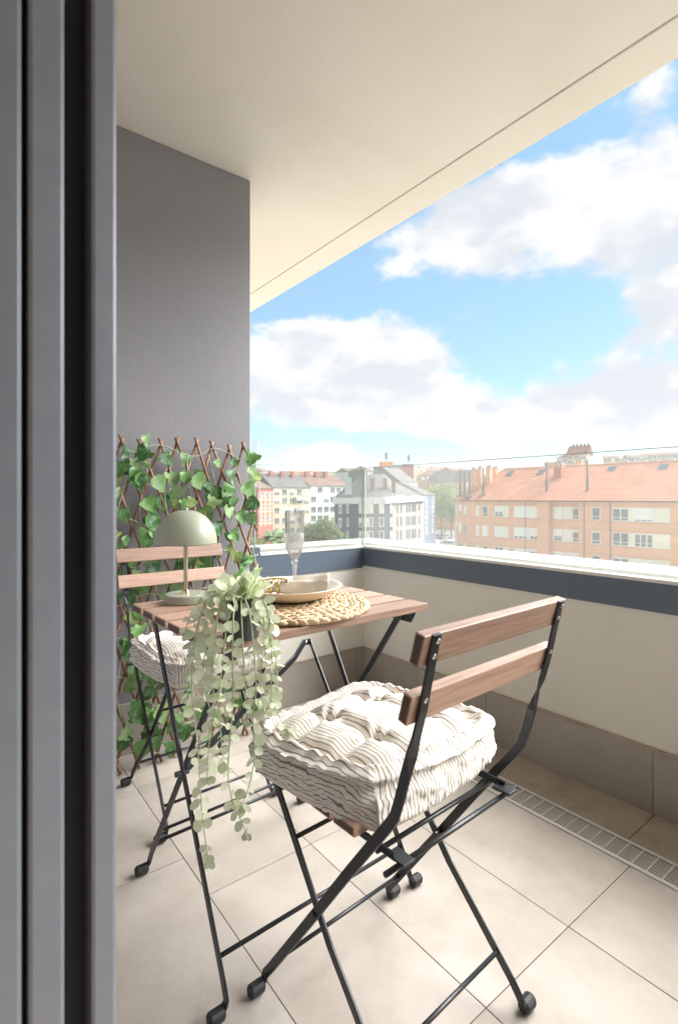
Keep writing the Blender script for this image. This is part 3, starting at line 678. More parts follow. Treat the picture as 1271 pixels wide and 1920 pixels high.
# diagonal folding stay from the left pivot to the right legs
a0 = Vector((-.235, .03, .352)); a1 = Vector((.222, .215, .500))
c1 = a0 + (a1 - a0) * .90; c2 = a1 + Vector((0, 0, .018))
stay = MB().bar([a0, a0 + (a1 - a0) * .5, c1, c2, c2 + Vector((.022, .0, -.001))], Z3, .020, .005).build('folding_stay', BLACK, tb)
q = MB().lathe([(.0, .0045), (.0035, .004), (.0045, .0025)], seg=10); Mr = Matrix.Rotation(R(90), 4, 'X')
q.v = [tuple(Mr @ Vector(v_) + c2 + Vector((.006, 0, 0))) for v_ in q.v]; q.build('rivet', SCREW, stay, smooth=True)
MB().bar([c2 + Vector((.022, 0, 0)), Vector((.240, -.03, .19))], Vector((0, .5, -1)), .013, .005).build('stay_link', BLACK, tb)

TT = .7002   # table top
# ------------------------------------------------------------------ lamp
LX, LY = .483, 1.243
lp = thing('table_lamp', 'sage green mushroom table lamp with domed shade on the left of the table', 'lamp', (LX, LY, TT))
MB().lathe([(0, 0), (.0475, 0), (.0495, .002), (.0495, .0195), (.0475, .0215), (0, .0215)], seg=48).build('base', SAGE, lp, bevel=.0, smooth=False)
MB().lathe([(.0105, .0212), (.0100, .0240), (.0066, .0300), (.0055, .0305)], seg=24).build('collar', BRASS, lp, smooth=True)
MB().lathe([(.0052, .0305), (.0052, .222)], seg=20).build('stem', mat('champagne_metal', (.50, .44, .32), .32, metal=.8), lp, smooth=True)
prof = []
for k in range(25):
    a = R(90) * k / 24; prof.append((.0755 * math.cos(a) ** .92 if k < 24 else .0, .148 + .080 * math.sin(a)))
inner = [(max(r - .0018, 0), z - .0018) for r, z in prof][::-1]
MB().lathe([(.0737, .1445), (.0755, .1445)] + prof, seg=56).build('shade', SAGE, lp, smooth=True)
MB().lathe(inner + [(.0737, .1447)], seg=56).build('shade_lining', mat('shade_lining', (.62, .60, .52), .6), lp, smooth=True)
MB().lathe([(.0062, .2275), (.0062, .2305), (.0045, .2335), (0, .2340)], seg=20).build('finial', SAGE, lp, smooth=True)

# ------------------------------------------------------------------ place setting
c = Vector((0, 0, 0)) + FV * 1.212 + RV * (-.117); MX, MY = c.x, c.y
pm = thing('woven_placemat', 'round braided straw placemat under the cream plate', 'placemat', (MX, MY, TT))
MB().lathe([(0, .0015), (.182, .0015), (.182, .004), (0, .004)], seg=48).build('backing', WICKER, pm)
nr = 7
for k in range(nr):
    r0 = .176 - k * .0235; m = MB(); L = 2 * math.pi * r0; nl = max(8, int(L / .021))
    for i in range(nl):
        for sgn in (-1, 1):
            a = 2 * math.pi * (i + (.5 if sgn > 0 else 0)) / nl + rnd.uniform(-.02, .02)
            rr = r0 + sgn * .0056 + rnd.uniform(-.0012, .0012)
            # a plump strand lobe lying askew
            ln, wd_, ht = .0265 * rnd.uniform(.85, 1.15), .0062 * rnd.uniform(.8, 1.2), .0068 * rnd.uniform(.8, 1.15)
            tw = sgn * .45 + rnd.uniform(-.15, .15)
            t1 = Vector((-math.sin(a), math.cos(a), 0)); n1 = Vector((math.cos(a), math.sin(a), 0))
            d1 = t1 * math.cos(tw) + n1 * math.sin(tw); d2 = n1 * math.cos(tw) - t1 * math.sin(tw)
            o = len(m.v); cc = Vector((rr * math.cos(a), rr * math.sin(a), .006))
            prof2 = [(-1, .25), (-.55, .85), (0, 1), (.55, .85), (1, .25)]
            for u, kk in prof2:
                for q in range(6):
                    th = 2 * math.pi * q / 6
                    p = cc + d1 * (u * ln / 2 * 1.15) + d2 * (math.cos(th) * wd_ * kk) + Z3 * (max(math.sin(th) * ht * kk, -.0045) + (.0015 if sgn > 0 else 0))
                    m.v.append(tuple(p))
            for u in range(4):
                for q in range(6): m.f.append((o + u * 6 + q, o + u * 6 + (q + 1) % 6, o + (u + 1) * 6 + (q + 1) % 6, o + (u + 1) * 6 + q))
            m.f += [tuple(o + q for q in range(6))[::-1], tuple(o + 24 + q for q in range(6))]
    m.build('braid', WICKER, pm, smooth=True)
c = FV * 1.262 + RV * (-.122); PX, PY = c.x, c.y
PZ = TT + .0155
pl = thing('dinner_plate', 'deep cream ceramic plate on the woven placemat', 'plate', (PX, PY, PZ))
prof = [(0, .0), (.075, .0), (.080, .001), (.098, .0075), (.118, .0195), (.1275, .0275), (.1295, .0290), (.1300, .0302), (.1290, .0312), (.1270, .0308), (.117, .0240), (.097, .0120), (.080, .0058), (.070, .0050), (0, .0050)]
MB().lathe(prof, seg=72).build('plate_body', CERAMIC, pl, smooth=True)
# folded napkin held by a gold ring
npk = thing('folded_napkin', 'folded beige linen napkin lying in the plate', 'napkin', (PX, PY, PZ + .006))
def cloth_roll():
    m = MB(); nu, nv = 60, 30
    ax = Vector(RV); bx = Vector(FV)
    for i in range(nu + 1):
        s = i / nu; xx = -.108 + .205 * s
        pinch = 1 - .42 * math.exp(-((xx + .031) / .022) ** 2)
        flare = 1 + .55 * sstep(.02, .10, xx) + .25 * sstep(-.06, -.11, xx)
        w_ = .023 * pinch * flare; h_ = .0195 * (1 - .28 * math.exp(-((xx + .031) / .020) ** 2)) * (1 + .18 * sstep(.03, .1, xx))
        for j in range(nv):
            th = 2 * math.pi * j / nv
            fold = 1 + .13 * math.sin(3 * th + xx * 25) + .06 * math.sin(7 * th - xx * 60) + .07 * mnoise.noise(Vector((xx * 30, math.cos(th) * 2, math.sin(th) * 2)))
            p = ax * xx + bx * (math.cos(th) * w_ * fold - .010) + Z3 * (max(math.sin(th), -.75) * h_ * fold + .0190 + .010 * sstep(.05, .1, abs(xx)))
            m.v.append(tuple(p))
    for i in range(nu):
        for j in range(nv): m.f.append((i * nv + j, i * nv + (j + 1) % nv, (i + 1) * nv + (j + 1) % nv, (i + 1) * nv + j))
    m.f += [tuple(range(nv))[::-1], tuple(nu * nv + j for j in range(nv))]
    return m
cloth_roll().build('roll', NAPKIN, npk, smooth=True)
m = MB(); gv = 6
for i in range(13):                                    # loose front flap lying over the roll
    for j in range(gv):
        s, q = i / 12, j / (gv - 1)
        xx = .010 + .088 * s; yy = -.030 + .028 * q - .004 * s
        zz = .0400 * q ** .6 + .004 * math.sin(s * 6) * (1 - q) + .006 + .008 * sstep(.6, 1, s)
        m.v.append(tuple(Vector(RV) * xx + Vector(FV) * yy + Z3 * zz))
for i in range(12):
    for j in range(gv - 1): m.f.append((i * gv + j, (i + 1) * gv + j, (i + 1) * gv + j + 1, i * gv + j + 1))
m.build('flap', NAPKIN, npk, smooth=True)
rg = thing('napkin_ring', 'twisted gold napkin ring round the folded napkin', 'napkin ring', (PX, PY, PZ + .006))
for k, xx in enumerate((-.040, -.022)):
    pts = []
    for i in range(29):
        th = 2 * math.pi * i / 28
        pts.append(Vector(RV) * (xx + .004 * math.sin(th + k)) + Vector(FV) * (math.cos(th) * .0190 - .010) + Z3 * (max(math.sin(th), -.8) * .0185 + .0190))
    MB().tube(pts, .0026, 8).build('band', GOLD, rg, smooth=True)
pts = smooth_path([Vector(RV) * a + Vector(FV) * b + Z3 * c_ for a, b, c_ in ((-.072, -.022, .032), (-.054, -.018, .0385), (-.034, -.012, .0405), (-.016, -.013, .0400), (-.003, -.020, .0375), (-.001, -.025, .033))])
MB().tube(pts, .0020, 8).build('twig', GOLD, rg, smooth=True)
# champagne flute
c = FV * 1.455 + RV * (-.1255); FX, FY = c.x, c.y
fg = thing('champagne_flute', 'tall cut crystal champagne flute standing behind the plate', 'glass', (FX, FY, TT))
seg = 64
def cut(r, z, q, k):
    if z > .158: return r + .0008 * math.cos(q * 14)
    if .112 < z < .158:
        return r + .0024 * abs(math.sin(q * 9 + (z - .112) * 240)) * abs(math.sin(q * 9 - (z - .112) * 240))
    if z < .088 and r < .02: return r * (1 + .08 * math.cos(q * 6))
    return r
prof = [(0, .0005), (.030, .0005), (.031, .0015), (.029, .0030), (.012, .0055), (.0062, .010), (.0050, .025), (.0058, .045), (.0070, .066), (.0078, .074), (.0105, .077), (.0112, .0795), (.0085, .0825), (.0075, .0845), (.0095, .088), (.0150, .096), (.0195, .105), (.0222, .1125)]
prof += [(.0226 + .0026 * i / 30, .113 + .045 * i / 30) for i in range(31)] + [(.0255, .160), (.0262, .185), (.0268, .2205), (.0268, .2220), (.0258, .2220), (.0256, .2200), (.0250, .185), (.0240, .158), (.0214, .120), (.0180, .104), (.0120, .094), (.004, .090), (0, .0895)]
iz = next(i for i, q in enumerate(prof) if q[1] > .1605); ib = next(i for i, q in enumerate(prof) if q[1] > .1128)
MB().lathe(prof[iz - 1:], seg=seg * 2, fn=cut).build('bowl', CRYSTAL, fg, smooth=True)
MB().lathe(prof[ib - 1:iz], seg=seg * 3, fn=cut).build('hobnail_band', CRYSTAL2, fg, smooth=False)
MB().lathe(prof[:ib], seg=seg * 2, fn=cut).build('stem', CRYSTAL3, fg, smooth=True)

# ------------------------------------------------------------------ eucalyptus in its pot
PTX, PTY = at(446, 1203, .925).x, at(446, 1203, .925).y
PTX += FV.x * .030; PTY += FV.y * .030
ep = thing('potted_eucalyptus', 'trailing pale green eucalyptus in a black pot spilling over the table corner', 'plant', (PTX, PTY, TT))
MB().lathe([(0, 0), (.031, 0), (.0325, .0015), (.0395, .074), (.0400, .076), (.0375, .076), (.0365, .066), (0, .066)], seg=40).build('pot', POT, ep, smooth=False)
MB().lathe([(0, .0665), (.0362, .0662)], seg=24).build('soil', SOIL, ep)
def euc_mesh(i):
    m = MB(); r_ = random.Random(i)
    n = 9; wd_ = .27 + .032 * i + .03 * r_.random(); cup = .10 + .12 * r_.random(); bend = r_.uniform(-.15, .15)
    rows = [0.0, .12, .32, .56, .80, .95, 1.0]; prof2 = [.03, .26, .43, .48, .38, .18, .02]
    for u, k in zip(rows, prof2):
        for j in (-1, -.5, 0, .5, 1):
            y = j * k * wd_ / .45; m.v.append((u, y, cup * (y * y) * 1.6 - bend * u * u + .03 * math.sin(u * 9 + j)))
    for a in range(len(rows) - 1):
        for b in range(4): m.f.append((a * 5 + b, a * 5 + b + 1, (a + 1) * 5 + b + 1, (a + 1) * 5 + b))
    return m.mesh('eucalyptus_leaf', EUC, smooth=True)
EM = [euc_mesh(i) for i in range(6)]
NLEAF = [0]
extra = []
def put_leaf(parent, base, along, nrm, size):
    e1 = along.normalized(); n = (nrm - e1 * nrm.dot(e1))
    if n.length < .01: n = e1.orthogonal()
    n.normalize(); e2 = n.cross(e1)
    M = Matrix(((e1.x * size, e2.x * size, n.x * size, base.x), (e1.y * size, e2.y * size, n.y * size, base.y), (e1.z * size, e2.z * size, n.z * size, base.z), (0, 0, 0, 1)))
    if NLEAF[0] >= 298: extra.append((rnd.choice(EM), M)); return
    NLEAF[0] += 1
    inst('leaf', rnd.choice(EM), parent, M)
BASE = Vector((PTX, PTY, TT))
def strand(pix, size0=.022, size1=.018, step=.0165, first=.0, sparse=0.0):
    pts = smooth_path([at(*p) - BASE for p in pix], 8)
    st = MB().tube(pts, [.0016 - .0009 * i / len(pts) for i in range(len(pts))], 6).build('stem', EUCSTEM, ep, smooth=True)
    acc = 0.0; L = sum((pts[i + 1] - pts[i]).length for i in range(len(pts) - 1)); run = 0.0; flip = 0
    for i in range(1, len(pts)):
        d = (pts[i] - pts[i - 1]); acc += d.length; run += d.length
        if acc >= step and run > first:
            acc = 0.0; tg = d.normalized(); k = run / L; flip += 1
            view = (-(FV) + Vector((rnd.uniform(-.5, .5), rnd.uniform(-.5, .5), rnd.uniform(-.1, .5)))).normalized()
            side = tg.cross(view).normalized()
            rot = Matrix.Rotation(rnd.uniform(-1.0, 1.0), 3, tg)
            for s in (-1, 1):
                if rnd.random() < (.55 if run < sparse else .10): continue
                dr = (rot @ side) * s + tg * rnd.uniform(.15, .75) + Vector((0, 0, -.15))
                sz = (size0 + (size1 - size0) * k) * rnd.uniform(.58, 1.10)
                nv = view + Vector((rnd.uniform(-.8, .8), rnd.uniform(-.8, .8), rnd.uniform(-.4, .9)))
                put_leaf(st, pts[i], dr, nv, sz)
    # end tuft
    for _ in range(3): put_leaf(st, pts[-1], Vector((rnd.uniform(-.7, .7), rnd.uniform(-.7, .7), -1)), -FV + Vector((rnd.uniform(-.5, .5), 0, .3)), size1 * rnd.uniform(.7, 1))
D0 = .90
strand([(432, 1118, .93), (398, 1118, .91), (375, 1160, .895), (362, 1235, .89), (360, 1300, .885), (368, 1380, .88), (374, 1450, .88), (379, 1530, .875), (390, 1612, .875)], .0235, .0195, .0155, .02)
strand([(446, 1118, .92), (438, 1150, .88), (436, 1240, .87), (437, 1320, .865), (430, 1400, .865), (428, 1460, .86), (438, 1510, .86), (452, 1540, .86), (462, 1562, .86)], .0225, .0170, .0165, .015, .09)
strand([(456, 1118, .92), (468, 1150, .885), (476, 1220, .875), (480, 1290, .87), (474, 1350, .87), (478, 1410, .865), (468, 1470, .865), (452, 1512, .865)], .0225, .0195, .0165, .015, .09)
strand([(464, 1116, .93), (496, 1130, .905), (507, 1180, .89), (510, 1240, .885), (508, 1290, .88), (519, 1335, .87), (540, 1372, .865)], .0235, .0175, .0150, .02)
strand([(440, 1118, .93), (414, 1130, .90), (404, 1190, .885), (398, 1260, .88), (402, 1330, .875), (392, 1395, .875), (388, 1460, .87)], .0230, .0190, .0155, .015)
strand([(438, 1112, .95), (395, 1110, .93), (368, 1135, .915), (352, 1165, .91), (347, 1190, .91)], .0180, .0130, .017, .02)
strand([(452, 1118, .92), (453, 1160, .88), (457, 1240, .87), (462, 1310, .87), (462, 1350, .865)], .0215, .0175, .0175, .02, .09)
strand([(434, 1120, .93), (410, 1150, .905), (385, 1220, .89), (383, 1290, .885), (400, 1345, .88)], .0225, .0190, .0160, .03)
strand([(470, 1116, .935), (492, 1150, .90), (494, 1210, .885), (488, 1270, .88), (492, 1325, .875)], .0225, .0190, .0160, .03)
strand([(428, 1120, .94), (388, 1125, .92), (366, 1190, .905), (356, 1260, .90), (352, 1310, .895)], .0215, .0170, .0165, .02, .05)
strand([(450, 1120, .925), (428, 1160, .895), (418, 1240, .885), (410, 1310, .88), (414, 1380, .875), (420, 1430, .875)], .0225, .0185, .0165, .03, .12)
strand([(468, 1118, .935), (500, 1160, .905), (516, 1230, .89), (520, 1290, .885), (512, 1330, .88)], .0215, .0175, .0165, .03)
# crown over the pot
cst = MB().tube([(0, 0, .066), (.004, 0, .085), (.002, .003, .10)], .0016, 6).build('stem', EUCSTEM, ep, smooth=True)
crown_c = at(437, 1121, .945) - BASE
for i in range(100):
    a = rnd.uniform(0, 2 * math.pi); h = rnd.random() ** .8; rr = .058 * math.sqrt(1 - h * h * .55) * rnd.uniform(.45, 1.05)
    off = RV * (rr * math.cos(a) * .98) + FV * (rr * math.sin(a) * .75) + Z3 * (h * .040 - .008)
    off += RV * (.012 * (off.z > .01) * 1) + Z3 * (.010 if off.dot(RV) > .01 else 0)
    p = crown_c + off
    al = (off * 1.0 + Vector((rnd.uniform(-.03, .03), rnd.uniform(-.03, .03), rnd.uniform(-.02, .03))))
    put_leaf(cst, p - al.normalized() * .01, al, -FV * .8 + Z3 * .7 + Vector((rnd.uniform(-.6, .6), rnd.uniform(-.6, .6), rnd.uniform(-.2, .6))), rnd.uniform(.020, .027))
for i in range(7):                                     # short upright stems carrying the crown
    a = i * .9; tip = crown_c + RV * (.035 * math.cos(a)) + FV * (.03 * math.sin(a)) + Z3 * .012
    MB().tube(smooth_path([Vector((.012 * math.cos(a), .012 * math.sin(a), .066)), Vector((.02 * math.cos(a), .02 * math.sin(a), .09)), tip], 4), .0013, 6).build('stem', EUCSTEM, ep, smooth=True)
if extra:
    m = MB()
    for me, M in extra:
        o = len(m.v); m.v += [tuple(M @ v_.co) for v_ in me.vertices]; m.f += [tuple(o + i for i in p.vertices) for p in me.polygons]
    m.build('small_leaves', EUC, ep, smooth=True, kind='stuff')

# ------------------------------------------------------------------ ivy trellis
TY0, TY1, TH_ = 1.872, 1.955, 1.185
def ty(z): return TY0 + (TY1 - TY0) * z / TH_
TXA, TXB = .36, 1.055
tr = thing('ivy_trellis', 'expanding willow trellis with green ivy leaves leaning on the gray wall', 'trellis', (.70, TY0, 0))
TO = Vector((.70, TY0, 0))
slope = .335; p_ = .0705; k0 = 0
x0 = TXB - .045 - p_ * 14
for i in range(22):
    xt = x0 + p_ * i
    for s in (1, -1):
        # top at xt, falls s*slope per metre
        zt, zb = TH_ + rnd.uniform(-.012, .012), .0
        xb = xt + s * slope * TH_
        def clip(xa, za, xb_, zb_):
            P = [(xa, za), (xb_, zb_)]
            def inter(lim):
                t = (lim - xa) / (xb_ - xa); return (lim, za + (zb_ - za) * t)
            if xa < TXA and xb_ < TXA or xa > TXB and xb_ > TXB: return None
            if xa < TXA: P[0] = inter(TXA)
            if xa > TXB: P[0] = inter(TXB)
            if xb_ < TXA: P[1] = inter(TXA)
            if xb_ > TXB: P[1] = inter(TXB)
            return P
        P = clip(xt + s * -.008, zt, xb, .004)
        if P is None or abs(P[0][1] - P[1][1]) < .05: continue
        dy = -.0058 if s > 0 else .0042
        pts = []
        for k in range(7):
            t = k / 6; x = P[0][0] + (P[1][0] - P[0][0]) * t; z = P[0][1] + (P[1][1] - P[0][1]) * t
            pts.append(Vector((x + .004 * math.sin(i * 3 + k * 1.9), ty(z) + dy, max(z, .004))) - TO)
        MB().tube(pts, [.0054 * rnd.uniform(.85, 1.1) for _ in pts], 7).build('rod', WILLOW, tr, smooth=True)
def ivy_mesh(seed):
    r_ = random.Random(seed); m = MB()
    ctl = [(0, .02), (.10, .20), (.02, .36), (.10, .50), (.30, .47), (.42, .36), (.60, .33), (.78, .20), (1.0, 0)] if seed % 2 else [(0, .02), (.04, .22), (.10, .38), (.24, .46), (.42, .42), (.60, .34), (.78, .22), (.92, .09), (1.0, 0)]
    ctl = [(u + r_.uniform(-.02, .02) * (u > 0) * (u < 1), w_ * r_.uniform(.92, 1.08)) for u, w_ in ctl]
    droop = r_.uniform(.05, .28); fold = r_.uniform(.05, .30); curl = r_.uniform(-.2, .2)
    def P(x, y): return (x, y, fold * abs(y) - droop * x * x + .05 * math.sin(9 * x + 4 * y + seed) + curl * y * x)
    nc = len(ctl)
    mid = [max(0, min(1, u * .9 + .07)) if 0 < k < nc - 1 else u for k, (u, w_) in enumerate(ctl)]
    mid = sorted(mid)
    lo = []
    for k in range(nc): m.v.append(P(mid[k], 0)); m.uv = (m.uv or []) + [(mid[k] + .001, 0)]
    for s in (-1, 1):
        o1 = len(m.v)
        for k in range(nc): x = (mid[k] + ctl[k][0]) / 2; y = s * ctl[k][1] / 2; m.v.append(P(x, y)); m.uv.append((x + .001, y))
        o2 = len(m.v)
        for k in range(nc): x, y = ctl[k][0], s * ctl[k][1]; m.v.append(P(x, y)); m.uv.append((x + .001, y))
        for k in range(nc - 1):
            a = (k, k + 1, o1 + k + 1, o1 + k); b = (o1 + k, o1 + k + 1, o2 + k + 1, o2 + k)
            m.f += [a, b] if s > 0 else [a[::-1], b[::-1]]
    return m.mesh('ivy_leaf', IVY, smooth=True)
IM = [ivy_mesh(i) for i in range(8)]
def ivy(x, z, size, tilt=None, y=None):
    rot = rnd.uniform(-.9, .9) if tilt is None else tilt
    e1 = Vector((math.sin(rot), rnd.uniform(-.35, .15), -math.cos(rot))).normalized()
    n = Vector((rnd.uniform(-.5, .6), -1, rnd.uniform(-.1, .7))).normalized(); n = (n - e1 * n.dot(e1)).normalized(); e2 = n.cross(e1)
    b = Vector((x, (y if y is not None else ty(z) - rnd.uniform(.012, .045)), z)) - TO - e1 * size * .5
    M = Matrix(((e1.x * size, e2.x * size, n.x * size, b.x), (e1.y * size, e2.y * size, n.y * size, b.y), (e1.z * size, e2.z * size, n.z * size, b.z), (0, 0, 0, 1)))
    return inst('leaf', rnd.choice(IM), tr, M)
def ivp(px, py):
    """place on the trellis seen at a photograph pixel"""
    d = at(px, py, 1.0) - Vector((0, 0, CAM_H)); z = .7
    for _ in range(4): p = Vector((0, 0, CAM_H)) + d * (ty(z) / d.y); z = p.z
    return p.x, p.z
fixed = [(268, 828, .055), (230, 850, .07), (252, 905, .075), (232, 880, .085), (310, 862, .085), (345, 862, .08), (367, 905, .085), (392, 925, .08), (322, 900, .085), (330, 925, .07), (305, 945, .085), (280, 980, .10), (270, 1010, .09), (290, 1000, .08), (428, 895, .09), (420, 920, .085), (405, 870, .06), (460, 858, .065), (472, 895, .07), (432, 945, .08), (445, 970, .085), (432, 1005, .075), (462, 946, .075), (440, 1045, .08), (462, 1050, .07), (475, 1072, .055), (400, 1040, .07), (355, 1050, .075), (335, 1060, .08), (440, 1085, .07), (365, 1075, .075), (260, 1095, .09), (235, 1120, .09), (250, 1160, .08), (232, 1080, .07), (300, 1085, .08), (405, 990, .07), (385, 965, .075), (350, 945, .06), (250, 1330, .10), (275, 1340, .085), (300, 1335, .09), (235, 1370, .085), (262, 1400, .10), (285, 1390, .08), (315, 1400, .07), (318, 1360, .075), (340, 1370, .08), (240, 1440, .07), (330, 1345, .075), (420, 1290, .06), (440, 1305, .07), (270, 1300, .09), (405, 1340, .07), (425, 1350, .06), (480, 1332, .055), (456, 1270, .06), (370, 1330, .07), (385, 1385, .06), (298, 1425, .07), (255, 1255, .08), (235, 1215, .08), (240, 1285, .08)]
for px, py, s_ in fixed:
    x, z = ivp(px, py)
    if z > .03: ivy(x, z, s_ * rnd.uniform(.70, .98))
for i in range(118):
    x = rnd.uniform(TXA + .02, TXB - .02); z = rnd.uniform(.06, 1.12); ivy(x, z, rnd.uniform(.034, .078))
for i in range(9):                                     # pale tendrils tying the leaves to the rods
    za = 1.135 - i * .135; pts = []
    for k in range(12):
        x = TXA + (TXB - TXA) * k / 11; z = za + .02 * math.sin(k * 1.7 + i * 2) + rnd.uniform(-.008, .008); pts.append(Vector((x, ty(z) - .011, z)) - TO)
    MB().tube(smooth_path(pts, 4), .0014, 5).build('tendril', VINE, tr, smooth=True)
for i in range(8):
    x = TXA + .06 + i * .09; pts = []
    for k in range(10):
        z = 1.13 - k * .11; pts.append(Vector((x + .025 * math.sin(k * 1.3 + i), ty(z) - .014, z)) - TO)
    MB().tube(smooth_path(pts, 4), .0013, 5).build('tendril', VINE, tr, smooth=True)
# ================================================================== THE TOWN
GZ = -11.5
BRICK = mat('orange_brick', (.78, .41, .24), .85, col2=(.72, .37, .215), nscale=.6, ndetail=6, rand=0)
BRICKB = mat('brick_band', (.60, .33, .22), .85)
CREAMP = mat('cream_panel', (.78, .70, .58), .8)
RTILE = mat('clay_roof_tile', (.52, .255, .165), .95, spec=.1, col2=(.43, .20, .13), nscale=.55, ndetail=8, contrast=(.3, .7))
SLATE = mat('slate_roof', (.10, .098, .10), .95, spec=.1, col2=(.15, .14, .135), nscale=.35, ndetail=8, stretch=(1, 1, .4))
BROWNR = mat('brown_roof', (.15, .10, .085), .95, spec=.1, col2=(.20, .135, .11), nscale=.5)
CREAMW = mat('cream_facade', (.58, .48, .33), .85, col2=(.62, .52, .37), nscale=.3)
WHITEW = mat('white_facade', (.70, .69, .67), .85, col2=(.66, .65, .63), nscale=.3)
REDB = mat('red_brick', (.42, .15, .11), .85, col2=(.36, .12, .09), nscale=.6)
PINKW = mat('pale_pink_render', (.24, .215, .205), .85)
NAVY = mat('slate_blue_tile', (.085, .10, .14), .8, spec=.2, col2=(.10, .118, .158), nscale=.8)
NAVY2 = mat('violet_blue_tile', (.10, .115, .175), .6)
TANW = mat('tan_facade', (.50, .36, .24), .85, col2=(.45, .32, .21), nscale=.2)
GRAYW = mat('pale_gray_facade', (.46, .46, .46), .85)
WFRAME = mat('white_window_frame', (.80, .80, .78), .5)
SHUT = mat('roller_shutter', (.80, .78, .71), .6)
PANE = mat('window_glass', (.075, .09, .105), .08, spec=.8)
FLUE = mat('flue_metal', (.16, .13, .13), .6, metal=.3)
ASPHALT = mat('asphalt', (.12, .12, .12), .9, col2=(.15, .145, .14), nscale=.4)
EARTH = mat('town_ground', (.33, .31, .26), .95, col2=(.20, .21, .14), nscale=.02, ndetail=8)
PAVE = mat('pavement', (.38, .36, .33), .9)

def LD(p):                       # plan point from lateral, depth
    q = RV * p[0] + FV * p[1]; return (q.x, q.y)
def pl_(px, d): return ((px - PCX) / FPX * d, d)       # lateral, depth of a photograph column at depth d

# ground sheet with the hill the old town stands on
def hill(x, y):
    q = Vector((x, y, 0)); D = q.dot(FV); L = q.dot(RV)
    h = 24 * sstep(190, 520, D + .25 * abs(L)) + 4 * mnoise.noise(Vector((x * .006, y * .006, 1)))* sstep(200, 400, D)
    return GZ + h
m = MB(); n = 90; ext = [-2600 * (abs(i / n * 2 - 1) ** 2.4) * (-1 if i / n * 2 - 1 > 0 else 1) for i in range(n + 1)]
for j in range(n + 1):
    for i in range(n + 1): m.v.append((ext[i], ext[j], hill(ext[i], ext[j])))
for j in range(n):
    for i in range(n): m.f.append((j * (n + 1) + i, j * (n + 1) + i + 1, (j + 1) * (n + 1) + i + 1, (j + 1) * (n + 1) + i))
structure(m.build('ground', EARTH, smooth=True))
# street leading away between the gray block and the brick block
def strip(name, pts, w, z, mt):
    m = MB(); P = [Vector((*LD(p), 0)) for p in pts]
    for i, p in enumerate(P):
        t = (P[min(i + 1, len(P) - 1)] - P[max(i - 1, 0)]).normalized(); s_ = Vector((-t.y, t.x, 0))
        for q in (-1, 1): m.v.append(tuple(p + s_ * w / 2 * q + Z3 * z))
    for i in range(len(P) - 1): m.f.append((2 * i, 2 * i + 1, 2 * i + 3, 2 * i + 2))
    return structure(m.build(name, mt))
road = [(8, 20), (11, 45), (14.5, 75), (24, 105), (31, 135), (36, 165), (40, 190)]
strip('pavement', road, 15, GZ + .12, PAVE); strip('road', road, 9, GZ + .124, ASPHALT)

# our own building, unseen, its pale bulk added to bounce light across the street
ob = thing('own_building', 'unseen cream block carrying the balcony, added to bounce light across the street', 'building', (-6, 0, GZ))
OWNW = mat('own_render', (.68, .64, .57), .85)
MB().box(-14, XF - .305, -16, -4.3, GZ, 14).build('wall', OWNW, ob, world=True)
MB().box(-14, XF - .305, 3.3, 18, GZ, 14).build('wall', OWNW, ob, world=True)
MB().box(-14, XF - .305, -4.29, 3.29, GZ, -.4).build('wall', OWNW, ob, world=True)
MB().box(-14, XF - .305, -4.29, 3.29, 2.75, 14).build('wall', OWNW, ob, world=True)

# ------------------------------------------------------------------ window kit
def window_meshes(w, h, fw=.075):
    """frame with mullions, pane, optional roller shutter; face towards -Y, origin at lower left on the wall"""
    fr = MB()
    fr.box(0, w, -.06, .02, 0, fw).box(0, w, -.06, .02, h - fw, h).box(0, fw, -.06, .02, fw, h - fw).box(w - fw, w, -.06, .02, fw, h - fw)
    nm = max(0, round(w / .75) - 1)
    for k in range(nm):
        x = w * (k + 1) / (nm + 1); fr.box(x - .055, x + .055, -.055, .02, fw, h - fw)
    if h > 1.2: fr.box(fw, w - fw, -.05, .02, h * .26, h * .26 + .06)
    pn = MB().box(fw, w - fw, -.01, .01, fw, h - fw)
    return fr, pn
WCACHE = {}
def place_window(parent, o3, ux, w, h, shut=0.0, frame=WFRAME, pane=PANE, fw=.075):
    """o3 lower-left on the wall, ux unit vector to the right along the wall; outward = ux x z turned to the viewer"""
    w = round(w, 2); h = round(h, 2); key = (w, h, frame.name, fw)
    if key not in WCACHE:
        a, b = window_meshes(w, h, fw); WCACHE[key] = (a.mesh('window', frame), b.mesh('pane', pane))
    ux = Vector((ux[0], ux[1], 0)).normalized(); out = Vector((ux.y, -ux.x, 0))
    M = Matrix(((ux.x, -out.x, 0, o3[0]), (ux.y, -out.y, 0, o3[1]), (0, 0, 1, o3[2]), (0, 0, 0, 1)))
    pl0 = parent_loc(parent); M.translation -= pl0
    f = inst('window', WCACHE[key][0], parent, M); inst('pane', WCACHE[key][1], f, Matrix())
    if shut > 0:
        hs_ = h * shut; k2 = ('s', w, round(hs_, 2))
        if k2 not in WCACHE:
            m = MB(); ns = max(2, int(hs_ / .22))
            for q in range(ns): m.box(.06, w - .06, -.075, -.05, h - hs_ * (q + 1) / ns + .012, h - hs_ * q / ns)
            WCACHE[k2] = m.mesh('shutter', SHUT)
        inst('shutter', WCACHE[k2], f, Matrix())
    return f
